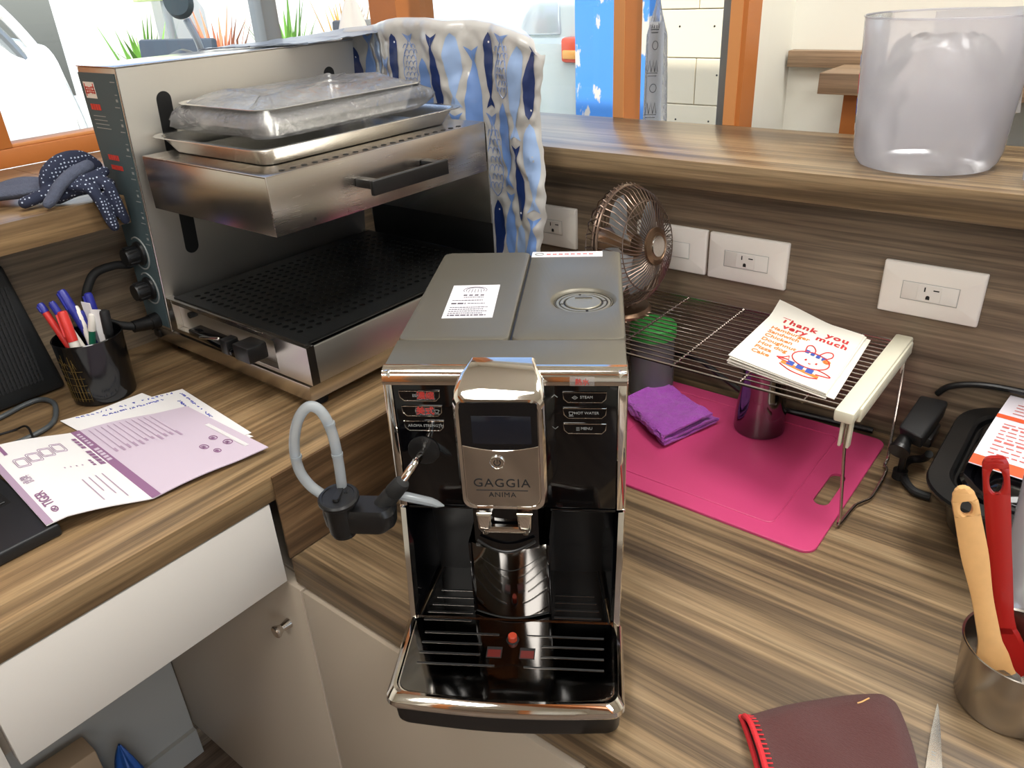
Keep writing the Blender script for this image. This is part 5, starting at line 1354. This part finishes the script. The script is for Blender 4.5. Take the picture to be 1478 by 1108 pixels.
P_(MB().grid(tow, 44, 90, .0030), 'cloth', 'towel', tw)
o = MB().tube(cr_path([(.02, .655, .006), (.12, .660, .040), (.20, .655, .052), (.26, .650, .030), (.32, .645, .0105), (.40, .655, .0065), (.48, .662, .0060)]), .0045, 10).build('cable', 'blacksat')
tag(o, 'black cable running behind the pitcher under the rack', 'cable')

# ================================================================== electric skillet at the right
sk = thing('electric_skillet', 'black rounded electric skillet with a stepped rim against the outlet wall at the right', 'skillet', (.764, .535, 0))
def S2(cx, cy_, L): return [(cx, cy_, *l) for l in L]
MB().rloft(S2(0, 0, [(.140, .096, .045, .012), (.152, .106, .050, .030), (.160, .112, .052, .074), (.166, .118, .055, .078), (.180, .1290, .062, .0830), (.1810, .1300, .063, .0865), (.1795, .1285, .062, .0895), (.160, .112, .052, .0915), (.156, .109, .050, .0890), (.154, .107, .050, .0830)]), 10).build('body', 'enamel', sk)
MB().rloft(S2(0, 0, [(.152, .105, .049, .0832), (.150, .103, .047, .0900), (.147, .100, .045, .0925), (.140, .094, .042, .0910), (.136, .090, .040, .0860), (.128, .083, .036, .0850), (.120, .076, .032, .0930), (.112, .068, .028, .0970), (.050, .030, .02, .0985)]), 10).build('cover', 'blackgloss', sk)
for x in (-.10, .10):
    for y in (-.07, .07): MB().cyl((x, y, .0005), (x, y, .013), .014, .018).build('foot', 'rubber', sk)
MB().box(-.186, -.020, .045, -.158, .050, .066, .004).build('connector', 'blacksat', sk)
tc_ = thing('temperature_control', 'flat black plug-in temperature control box with its knob beside the skillet', 'control box', (.548, .605, .045))
P_(MB().hexa([(.5320, .5640, .0600), (.5600, .5540, .0600), (.5640, .6500, .0600), (.5340, .6500, .0600), (.5290, .5560, .0830), (.5600, .5420, .0830), (.5655, .6580, .0830), (.5300, .6560, .0830)], .004, 3), 'case', 'blackmatte', tc_)
P_(MB().box(.545, .585, .046, .5655, .635, .0602, .003).box(.536, .566, .012, .544, .575, .0605, .002), 'socket_neck', 'blacksat', tc_)
P_(MB().cyl((.5390, .5600, .0660), (.5385, .5440, .0590), .0085, .0110).cyl((.5385, .5440, .0590), (.5382, .5390, .0568), .0125), 'dial', 'blacksat', tc_)
P_(MB().cyl((.540, .5705, .0006), (.540, .5705, .0130), .009), 'foot', 'rubber', tc_)
o = MB().tube(cr_path([(.5640, .6000, .030), (.5560, .6150, .012), (.5420, .6120, .0065), (.5390, .5900, .0065), (.5480, .5620, .0065), (.5620, .5430, .0065), (.5740, .5390, .0065), (.5840, .5390, .0065)]), .0052, 10).build('cable', 'rubber')
tag(o, 'thick black cable curling on the worktop left of the skillet', 'cable')
o = MB().tube(cr_path([(.5480, .6690, .0830), (.560, .6680, .098), (.585, .6685, .108), (.62, .6685, .113), (.68, .6690, .112), (.76, .6690, .100)]), .0042, 10).build('cable', 'blacksat')
tag(o, 'black cord arching along the wall behind the skillet', 'cable')
lf = thing('leaflet', 'white leaflet with orange bars and red print lying on the skillet cover', 'leaflet', (.66, .55, .099))
LQ = [Vector((.6180, .4870, 0)), Vector((.7350, .4760, 0)), Vector((.7430, .6650, 0)), Vector((.6290, .6720, 0))]
def LS(u, v, off=0):
    p = LQ[0]*(1-u)*(1-v)+LQ[1]*u*(1-v)+LQ[2]*u*v+LQ[3]*(1-u)*v
    return Vector((p.x, p.y, .1000+.0050*math.sin(PI*v)+.004*v+off))
P_(MB().grid(lambda u, v: LS(u, v), 10, 16, .0006), 'sheet', 'leaf_paper', lf)
P_(MB().grid(lambda u, v: LS(u, .005+.10*v, .0004), 8, 4), 'orange_bar', 'leaf_orange', lf)
P_(MB().grid(lambda u, v: LS(u, .600+.055*v, .0004), 8, 3), 'orange_bar', 'leaf_orange', lf)
rnd = random.Random(8); rc = []
for k in range(9): 
    u = .10
    while u < .93:
        wd = rnd.uniform(.04, .11); rc.append((u, .155+.046*k, min(.95, u+wd), .155+.046*k+(.012 if k % 4 != 3 else .022))); u += wd+.02
    if k == 8: break
rc += [(.12+.2*k, .70+.05*j, .28+.2*k, .712+.05*j) for k in range(4) for j in range(4)]
P_(quads(LS, rc, .0005), 'small_print', 'leaf_red', lf)['kind'] = 'stuff'

# ================================================================== utensil cup
SCX, SCY = .7125, .2575
uc = thing('steel_cup', 'small brushed stainless steel cup holding two spatulas at the right edge', 'cup', (SCX, SCY, .0003))
MB().lathe([(.0385, .0), (.0405, .0012), (.0418, .005), (.0460, .0690), (.0474, .0703), (.0468, .0712), (.0452, .0698), (.0410, .006), (.0001, .0035)], 52, cap1=False).build('body', 'steel_cup', uc)
def spatula(nm, lab, top, bot, prof, m, head, hm, hl_, fl, hole, face):
    top, bot = Vector(top), Vector(bot); d = (bot-top).normalized()
    z = Vector(face); x = d.cross(z).normalized(); z = x.cross(d).normalized()
    mt = Matrix(((x.x, d.x, z.x, top.x), (x.y, d.y, z.y, top.y), (x.z, d.z, z.z, top.z), (0, 0, 0, 1)))
    t = thing(nm, lab, 'spatula', (0, 0, 0)); t.matrix_world = mt
    Ln = (bot-top).length
    # handle outline with a real hole near its end
    N = 28; mb = MB(); th = fl
    def half(y):
        for (a, wa), (b, wb) in zip(prof, prof[1:]):
            if y <= b: f = (y-a)/(b-a); f = f*f*(3-2*f); return wa+(wb-wa)*f
        return prof[-1][1]
    hy0, hy1, hw = hole
    ys = sorted(set([Ln*i/N for i in range(N+1)] + [hy0+(hy1-hy0)*(.5-.5*math.cos(PI*i/16)) for i in range(17)] + [.0006, .0012, .002, .003, .0045, .006, .008, .010]))
    def hh(y):
        if y <= hy0 or y >= hy1: return 0
        q = (y-(hy0+hy1)/2)/((hy1-hy0)/2); return hw*math.sqrt(max(0, 1-q*q))
    def ringp(y, xa, xb):
        w_ = xb-xa; e = min(w_*.3, th*.5)
        return [(xa, y, -th*.5+e*.6), (xa+e, y, -th*.5), (xb-e, y, -th*.5), (xb, y, -th*.5+e*.6), (xb, y, th*.5-e*.6), (xb-e, y, th*.5), (xa+e, y, th*.5), (xa, y, th*.5-e*.6)]
    R1 = [y for y in ys if y <= hy0]; R3 = [y for y in ys if y >= hy1]; R2 = [y for y in ys if hy0 <= y <= hy1]
    mb.loops([ringp(y, -half(y), half(y)) for y in R1], True, False)
    mb.loops([ringp(y, -half(y), half(y)) for y in R3], False, True)
    eps = .0002
    mb.loops([ringp(y, -half(y), -hh(y)-(0 if hh(y) else 0)) if hh(y) > 0 else ringp(y, -half(y), 0) for y in R2], False, False)
    mb.loops([ringp(y, hh(y), half(y)) if hh(y) > 0 else ringp(y, 0, half(y)) for y in R2], False, False)
    mb.build('handle', m, t)
    mb = MB(); mb.loops([ringp(Ln-.006+.0001, -head*.55, head*.55)] + [[(px, Ln-.006+hl_*f, pz) for px, py, pz in ringp(0, -head*w2, head*w2)] for f, w2 in ((.15, .75), (.4, .98), (.8, 1.0), (.97, .95), (1, .8))])
    mb.build('head', hm, t, None if hm == m else 'grey silicone head')
    return t
spatula('spatula', 'pale wooden handled spatula with a grey head leaning left in the steel cup', (.6360, .2700, .2005), (.7000, .2560, .0300), [(0, .003), (.002, .0060), (.006, .0085), (.014, .0100), (.06, .0108), (.11, .0084), (.145, .0090), (.17, .0135), (.19, .0165)], 'wood_spoon', .0190, 'grey_sil', .026, .0085, (.012, .026, .0048), (.30, -.9, .25))
spatula('spatula', 'glossy red one-piece spatula standing behind the wooden one in the steel cup', (.6510, .3050, .2180), (.6960, .2830, .0560), [(0, .0065), (.002, .0085), (.006, .0100), (.03, .0102), (.10, .0092), (.15, .0086), (.17, .0105), (.2, .013)], 'red_plastic', .0170, 'red_plastic', .050, .0075, (.010, .034, .0055), (.25, -.92, .25))
t = thing('plastic_beaker', 'tall milky plastic beaker at the right edge behind the steel cup', 'beaker', (.7200, .3480, .0003))
MB().lathe([(.0001, .0005), (.0340, .0005), (.0370, .002), (.0470, .200), (.0500, .222)], 48, cap0=False, cap1=False).build('body', 'tub', t)

# ================================================================== oven mitt, scissors
mt_ = thing('knit_mitt', 'dark maroon knit mitt with a red stitched hem at the lower right of the worktop', 'mitt', (.59, .12, .0003))
MQ = [Vector((.5300, .1010, 0)), Vector((.5980, -.0020, 0)), Vector((.6890, .0780, 0)), Vector((.6330, .2080, 0))]
def mitS(u, v, top):
    # u: 0 at the hem .. 1 at the tip (towards +x), v: 0 near .. 1 far
    A = MQ[1].lerp(MQ[0], v); B = MQ[2].lerp(MQ[3], v); p = A.lerp(B, u)
    e = min(1, (1-u)*9)**.5; c_ = 1-(1-e)*.20
    ctr = MQ[1].lerp(MQ[0], .5).lerp(MQ[2].lerp(MQ[3], .5), u); p = ctr+(p-ctr)*c_
    p += Vector((.006*math.sin(v*PI), .008*math.sin(u*PI)*v, 0))
    edge = min(1, min(v, 1-v)*7)**.5*min(1, (1-u)*7+.02)**.5
    z = .0012+(.0185+.004*nz(p.x, p.y, 0, 22)+.002*math.sin(u*14+v*5)*.6)*edge if top else .0012+.0022*edge*(1 if u < .1 else .2)
    if top and u < .08: z += .004*(1-u/.08)*math.sin(PI*v)
    return (p.x, p.y, z)
P_(MB().grid(lambda u, v: mitS(u, v, True), 40, 40, .0016).grid(lambda u, v: mitS(u, 1-v, False), 20, 20), 'knit', 'mitt', mt_)
hem = [Vector(mitS(.004, v, True)) for v in [i/24 for i in range(25)]]
P_(MB().tube([p+Vector((-.0005, 0, .0002)) for p in hem], .0026, 8), 'hem', 'mitt_red', mt_)
P_(MB().tube([Vector(mitS(.004, v, False))+Vector((-.002, -.0005, .0020)) for v in [i/24 for i in range(25)]], .0024, 8), 'hem', 'mitt_red', mt_)
for k in range(26):
    v = (k+.5)/26; p = Vector(mitS(.012, v, True)); P_(MB().tube([p+Vector((-.001, -.001, .0012)), p+Vector((.0045, .003, .0010))], .0007, 5), 'stitch', 'mitt_red', mt_)
P_(MB().tube(cr_path([Vector(mitS(.66+.03*k, .84+.012*k*k/3, True))+Vector((0, 0, .0008)) for k in range(4)]), .0007, 6), 'loose_thread', 'wood_spoon', mt_)
ss = thing('scissors', 'steel scissors with one pointed blade showing beside the maroon mitt', 'scissors', (.6655, .2180, .0004), .15)
out = [(0, 0), (.0014, -.006), (.0050, -.035), (.0086, -.070), (.0100, -.100), (-.0034, -.100), (-.0036, -.070), (-.0027, -.035), (-.0007, -.006)]
MB().prism(out, .0018, .0034, 'Z').build('blade', 'blade', ss)
MB(Matrix.Rotation(.010, 4, 'Z')).prism([(x*.9+.0004, y*.985-.001) for x, y in out], .0, .0016, 'Z').build('blade', 'blade', ss)
MB().cyl((.0030, -.076, 0), (.0030, -.076, .0046), .0034).build('pivot', 'chrome_soft', ss)
for s in (-1, 1):
    MB().tube(cr_path([(.004, -.098, .0035), (.004+.008*s, -.118, .0050), (.004+.012*s, -.130, .0055), (.004+.024*s, -.150, .0055), (.004+.022*s, -.178, .0055), (.004+.008*s, -.182, .0055), (.004+.006*s, -.155, .0055), (.004+.011*s, -.132, .0055)]), .0034, 10).build('finger_ring', 'blacksat', ss)
MB().box(-.0005, -.066, .0034, .0030, -.0655, .00355).box(-.0003, -.060, .0034, .0028, -.0590, .00355).box(-.0005, -.057, .0034, .0030, -.0562, .00355).build('blade_mark', 'mark', ss)

# ================================================================== tub on the ledge
tb = thing('milky_tub', 'large milky translucent plastic tub on the bar ledge holding a crumpled clear bag', 'tub', (.4620, .7390, ZT+.0003))
def arcprof(k):
    return k
mb = MB()
prof = [(.0001, .0008), (.0700, .0008), (.0790, .0030), (.0840, .0100), (.0868, .0220), (.0955, .1750), (.0957, .1768)]
mb.lathe(prof, 64, cap0=False, cap1=False); mb.build('wall', 'tub', tb)
MB().tube([(.0957*math.cos(a), .0957*math.sin(a), .1768) for a in [i*2*PI/64 for i in range(64)]], .0012, 6, closed=True).build('rim', 'tub', tb)
def inner(u, v):
    a = u*2*PI; r = (.078+.010*nz(math.cos(a), math.sin(a), v*2, 2.2)-.006)*(.55+.45*math.sin(PI*min(1, v*.9+.12))**.4)
    r = min(r, .0795)
    return (r*math.cos(a), r*math.sin(a), .008+.145*v+.008*nz(math.cos(a), v, math.sin(a), 3))
MB().grid(inner, 48, 16).build('bag_inside', 'tub_in', tb, 'crumpled clear plastic bag inside')
MB(Matrix.Translation((.030, .040, 0)) @ Matrix.Rotation(.3, 4, 'Z')).hexa([(-.05, -.002, .060), (.06, -.002, .060), (.06, .002, .060), (-.05, .002, .060), (-.055, -.002, .1780), (.045, -.002, .1810), (.045, .002, .1810), (-.055, .002, .1780)]).build('bag_flap', 'tub_in', tb)
for k, (c_, z0_, z1_) in enumerate((('fish_blue', .118, .132), ('print_red', .086, .110), ('print_blue', .060, .080), ('pen_green', .050, .058), ('pen_white', .040, .049))):
    def lb(u, v): 
        a = -2.96+.16*u; z = z0_+(z1_-z0_)*v; r = .0868+(z-.022)*.0087/.153+.0005; return (r*math.cos(a), r*math.sin(a), z)
    MB().grid(lb, 4, 2).build('label_print', c_, tb)
t = thing('small_container', 'small milky container with printed marks cut off by the right picture edge on the ledge', 'container', (.6120, .7000, ZT+.0003))
MB().lathe([(.0001, .0005), (.0300, .0005), (.0330, .003), (.0385, .090)], 40, cap0=False, cap1=False).build('wall', 'tub', t)
for k in range(4):
    z = .030+.012*k
    MB().tube([((.0334+z*.061+.0003)*math.cos(a), (.0334+z*.061+.0003)*math.sin(a), z) for a in [-3.0+.5*i/8 for i in range(9)]], .0006, 5).build('scale_mark', 'print_blue', t)

# ================================================================== street outside
struct(MB().box(-14, 1.3, -1.0, 8, 16, -.86).box(-14, -8, -1.0, -1.05, 1.3, -.86).build('ground', 'asphalt'))
# silver van seen from behind through the middle window
vn = thing('parked_van', 'silver van parked with its tail lamp towards the middle window', 'van', (-2.75, 4.4, -.86))
def VB(*a, bev=.04, seg=4): return MB(Matrix.Identity(4)).box(*a, bev, seg)
mb = MB()
L = []
for y, hx, z0, z1, r in ((-.80, .66, .30, .95, .16), (-.78, .74, .24, 1.10, .16), (-.70, .77, .22, 1.16, .14), (1.9, .80, .20, 1.18, .12), (3.0, .76, .22, 1.05, .16), (3.1, .62, .3, .9, .2)):
    L.append([(x, y, z) for x, z in rr(hx, (z1-z0)/2, r, 6, 0, (z0+z1)/2)])
mb.loops(L); mb.build('body', 'van', vn)
mb = MB(); L = []
for y, hx, z0, z1, r in ((-.74, .70, 1.05, 1.10, .02), (-.66, .69, 1.05, 1.74, .16), (-.50, .68, 1.05, 1.84, .2), (1.2, .66, 1.05, 1.84, .2), (2.1, .62, 1.05, 1.12, .03)):
    L.append([(x, y, z) for x, z in rr(hx, (z1-z0)/2, r, 6, 0, (z0+z1)/2)])
mb.loops(L); mb.build('cabin', 'van', vn)
MB().hexa([(-.58, -.755, 1.14), (.58, -.755, 1.14), (.58, -.70, 1.14), (-.58, -.70, 1.14), (-.52, -.665, 1.66), (.52, -.665, 1.66), (.52, -.62, 1.66), (-.52, -.62, 1.66)], .02).build('rear_window', 'van_glass', vn)
for s in (-1, 1):
    tl = MB().box(s*.69-.065, -.815, 1.00, s*.69+.065, -.70, 1.135, .02).build('tail_lamp', 'tail', vn)
    MB().box(s*.69-.050, -.822, 1.02, s*.69+.045, -.80, 1.07, .01).build('amber_lens', 'tail_o', tl)
    for y in (-.1, 2.2):
        k = MB(Matrix.Translation((s*.72, y, .31)) @ Matrix.Rotation(PI/2, 4, 'Y')).lathe([(.17, -.09), (.29, -.09), (.31, -.06), (.31, .06), (.29, .09), (.17, .09)], 28).build('wheel', 'rubber', vn)
    MB().box(s*.82-.06, 1.30, 1.08, s*.82+.06, 1.42, 1.25, .03).build('wing_mirror', 'blacksat', vn)
MB().box(-.70, -.86, .30, .70, -.76, .55, .04).build('bumper', 'van', vn)
MB().box(-.22, -.800, .78, .22, -.785, .92, .01).build('number_plate', 'paper', vn)
# blue wall with peeling paint, block wall, wrapped roll
o = MB().box(-1.212, 2.4, -.859, -.785, 2.5, 2.4).build('wall_outside', 'bluewall'); struct(o)
bw = MB().box(-.786, 2.312, -.859, .9, 2.39, 2.4).build('wall_blocks', 'blockwall'); struct(bw)
bme = None
for r in range(7):
    for c_ in range(5):
        x0 = -.784+.30*c_-(.15 if r % 2 else 0); z0_ = -.30+.155*r
        a, b = max(x0, -.784), x0+.297
        if b-a < .03 or a > .5: continue
        q = MB().box(a, 2.300, z0_, b, 2.3118, z0_+.152, .002, 1).build('block', 'blockwall', bw)
        if (r+c_) % 2 == 0:
            for kk in range(2): MB().cyl((a+.08+.13*kk, 2.3006, z0_+.10), (a+.08+.13*kk, 2.2992, z0_+.10), .0035, n=8).build('hole', 'darkslot', q)
wr = thing('wrapped_bundle', 'tall bundle in a clear printed plastic bag leaning outside the right window', 'bundle', (-.247, 1.30, -.86))
def wrf(u, v):
    a = u*2*PI; z = -.30+.86*v; r = .030*(1-.35*max(0, v-.6)/.4)*(1+.12*math.sin(3*a+v*9))*(1 if v < .9 else max(.1, (1-v)*10))
    return (-.250+.010*v+r*math.cos(a)*1.0, 1.30+r*math.sin(a), z)
P_(MB().grid(wrf, 32, 30), 'bag', 'wrap', wr)
P_(MB().cyl((-.249, 1.30, -.8595), (-.243, 1.30, .50), .020, .017), 'roll', 'paper', wr)
mb = MB()
def wp(a, v, d=.0008): p = Vector(wrf(a/(2*PI), v)); return (p.x+d*math.cos(a), p.y+d*math.sin(a), p.z)
for k in range(5):
    v = .72+.052*k; a = -PI/2+(.35 if k % 2 else .15)
    if k % 2: mb.tube([wp(a+.28*math.cos(q), v+.0105*math.sin(q)) for q in [i*2*PI/14 for i in range(14)]], .0007, 4, closed=True)
    else:
        for j in range(3): mb.tube([wp(a-.35+.3*j, v-.012), wp(a-.2+.3*j, v+.016), wp(a-.05+.3*j, v-.012)], .0007, 4)
        mb.tube([wp(a-.4, v-.015), wp(a+.55, v-.015)], .0007, 4); mb.tube([wp(a-.3, v-.022), wp(a+.45, v-.022)], .0007, 4)
P_(mb, 'print', 'mark_dark', wr)
# white vehicle close to the left window
wv = thing('white_vehicle', 'white vehicle parked close outside the left window, bleached by sunlight', 'vehicle', (-3.3, -.2, -.86))
L = []
for y, hx, z0, z1, r in ((-1.9, .60, .30, 1.10, .2), (-1.8, .68, .24, 1.25, .2), (1.10, .70, .22, 1.36, .14), (1.22, .69, .24, 1.32, .12), (1.27, .62, .30, 1.2, .12)):
    L.append([(x, y, z) for x, z in rr(hx, (z1-z0)/2, r, 6, 0, (z0+z1)/2)])
MB().loops(L).build('body', 'white_paint', wv)
L = []
for y, hx, z0, z1, r in ((-1.5, .58, 1.20, 1.5, .1), (-1.3, .62, 1.20, 1.9, .2), (.70, .62, 1.20, 1.90, .2), (1.06, .62, 1.20, 1.48, .1)):
    L.append([(x, y, z) for x, z in rr(hx, (z1-z0)/2, r, 6, 0, (z0+z1)/2)])
MB().loops(L).build('cabin', 'white_paint', wv)
MB().hexa([(.600, -1.1, 1.38), (.628, -1.1, 1.38), (.628, .86, 1.38), (.600, .86, 1.38), (.600, -1.1, 1.80), (.628, -1.1, 1.80), (.628, .62, 1.80), (.600, .62, 1.80)], .004).build('side_window', 'van_glass', wv)
MB().tube(cr_path([(.66, 1.20, .95), (.665, 1.16, 1.15), (.66, 1.06, 1.36), (.645, .92, 1.54), (.63, .74, 1.74)]), .022, 10).build('pillar_trim', 'alu', wv)
MB().tube(cr_path([(.67, 1.25, .95), (.675, 1.21, 1.17), (.67, 1.11, 1.39), (.655, .97, 1.57), (.64, .79, 1.77)]), .020, 10).build('pillar_band', 'planter', wv)
for y in (-1.2, .75): MB(Matrix.Translation((.64, y, .31)) @ Matrix.Rotation(PI/2, 4, 'Y')).lathe([(.17, -.09), (.29, -.09), (.31, -.06), (.31, .06), (.29, .09), (.17, .09)], 28).build('wheel', 'rubber', wv)
# motor scooter mirror and handlebar between the vehicle and the plants
mo = thing('motor_scooter', 'white motor scooter with a tall oval mirror outside the left window', 'scooter', (-1.75, 1.02, -.86))
def PW(*p): return (p[0]+1.75, p[1]-1.02, p[2]+.86)
L = []
for y, hx, z0, z1 in ((-.06, .05, .5, 1.02), (0, .09, .42, 1.26), (.12, .10, .40, 1.28), (.22, .08, .45, 1.18), (.6, .10, .42, .78), (1.1, .10, .50, .82), (1.25, .05, .55, .75)):
    L.append([(x, y, z) for x, z in rr(hx, (z1-z0)/2, .05, 5, 0, (z0+z1)/2)])
MB().loops(L).build('body', 'white_paint', mo)
for y in (0.0, 1.0): MB(Matrix.Translation((0, y, .24)) @ Matrix.Rotation(PI/2, 4, 'Y')).lathe([(.12, -.04), (.21, -.04), (.23, 0), (.21, .04), (.12, .04)], 26).build('wheel', 'rubber', mo)
MB().tube(cr_path([(-.30, .14, 1.27), (-.12, .08, 1.29), (0, .06, 1.28), (.12, .08, 1.29), (.30, .14, 1.27)]), .016, 10).build('handlebar', 'blacksat', mo)
MB().tube(cr_path([(.14, -.02, 1.27), (.20, -.05, 1.29), (.21, -.06, 1.34), (.19, -.07, 1.40)]), .010, 8).build('mirror_arm', 'alu', mo)
MB(Matrix.Translation((.19, -.08, 1.50)) @ Matrix.Rotation(-.15, 4, 'Y') @ Matrix.Rotation(PI/2, 4, 'X') @ Matrix.Rotation(.6, 4, 'Y')).rloft([(0, 0, .030, .080, .03, 0), (0, 0, .042, .100, .04, .012), (0, 0, .036, .090, .034, .030)], 8).build('mirror', 'panel_dark', mo)
# planter with grasses, chairs, sign
pl_ = thing('planter_box', 'long white planter wall behind the grasses outside the left window', 'planter', (-2.7, 2.2, -.86))
MB().box(-.12, -1.0, 0, .12, .95, .80, .01).build('box', 'planter', pl_)
MB().box(-.62, -.85, 0, -.50, 1.1, 2.6, .01).build('back_board', 'planter', pl_)
def grass(nm, lab, x, y, z, n, h, m, spread, seed):
    rnd = random.Random(seed); mb = MB()
    for k in range(n):
        a = rnd.uniform(0, 2*PI); r = rnd.uniform(0, .07); l = h*rnd.uniform(.6, 1.1); b = spread*rnd.uniform(.3, 1)
        p0 = Vector((r*math.cos(a), r*math.sin(a), 0)); p1 = p0+Vector((b*.35*math.cos(a), b*.35*math.sin(a), l*.65)); p2 = p0+Vector((b*math.cos(a), b*math.sin(a), l*rnd.uniform(.75, 1)))
        w_ = Vector((-math.sin(a), math.cos(a), 0))*.011
        A = [mb.v(p0-w_), mb.v(p0+w_)]; B = [mb.v(p1-w_), mb.v(p1+w_)]; c_ = mb.v(p2)
        mb.face([A[0], A[1], B[1], B[0]]); mb.face([B[0], B[1], c_])
    t = thing(nm, lab, 'plant', (x, y, z)); o = mb.build('foliage', m, t); o['kind'] = 'stuff'
    MB().lathe([(.05, 0), (.065, .06), (.055, .06), (.05, .05)], 14, (0, 0, -.0)).build('pot', 'planter', t)
grass('potted_grass', 'pale green leafy plant nearest the scooter mirror on the white planter', -2.70, 1.40, -.0595, 60, .62, 'leaf', .15, 1)
grass('potted_grass', 'rust-leaved plant in the middle of the white planter outside', -2.70, 1.75, -.0595, 60, .66, 'leaf_red_p', .14, 2)
grass('potted_grass', 'bright green arching plant right of the rust-leaved one on the planter', -2.70, 2.12, -.0595, 70, .64, 'leaf', .17, 3)
grass('potted_grass', 'golden plume grass seen right of the grey window mullion', -2.70, 2.50, -.0595, 60, .62, 'gold_leaf', .15, 4)
t = thing('tree_trunk', 'grey bark tree trunk standing right of the grey window mullion', 'tree', (-2.30, 2.58, -.86))
MB().lathe([(.10, 0), (.075, .2), (.068, 1.0), (.062, 2.4)], 16).build('trunk', 'trunk', t)
for i, (x, y, lab) in enumerate(((-2.06, .78, 'dark plastic chair outside beside the white vehicle'), (-2.1, 1.75, 'dark plastic chair outside beneath the scooter mirror'))):
    t = thing('garden_chair', lab, 'chair', (x-.1, y+.25, -.86), .2)
    MB().box(-.2, -.2, .42, .2, .2, .46, .01).build('seat', 'dkchair', t)
    MB().hexa([(-.2, .17, .46), (.2, .17, .46), (.2, .21, .46), (-.2, .21, .46), (-.19, .24, 1.32), (.19, .24, 1.32), (.19, .27, 1.32), (-.19, .27, 1.32)], .01).build('backrest', 'dkchair', t)
    for sx in (-.17, .17):
        for sy_ in (-.17, .17): MB().cyl((sx, sy_, 0), (sx, sy_, .42), .018).build('leg', 'dkchair', t)
t = thing('street_sign', 'pale green sign board outside above the chairs', 'sign', (-3.0, 1.72, -.86))
MB().cyl((0, 0, 0), (0, 0, 1.6), .02).build('post', 'alu', t)
MB().box(-.02, -.14, 1.44, .02, .10, 1.75, .005).build('board', 'sign_green', t)
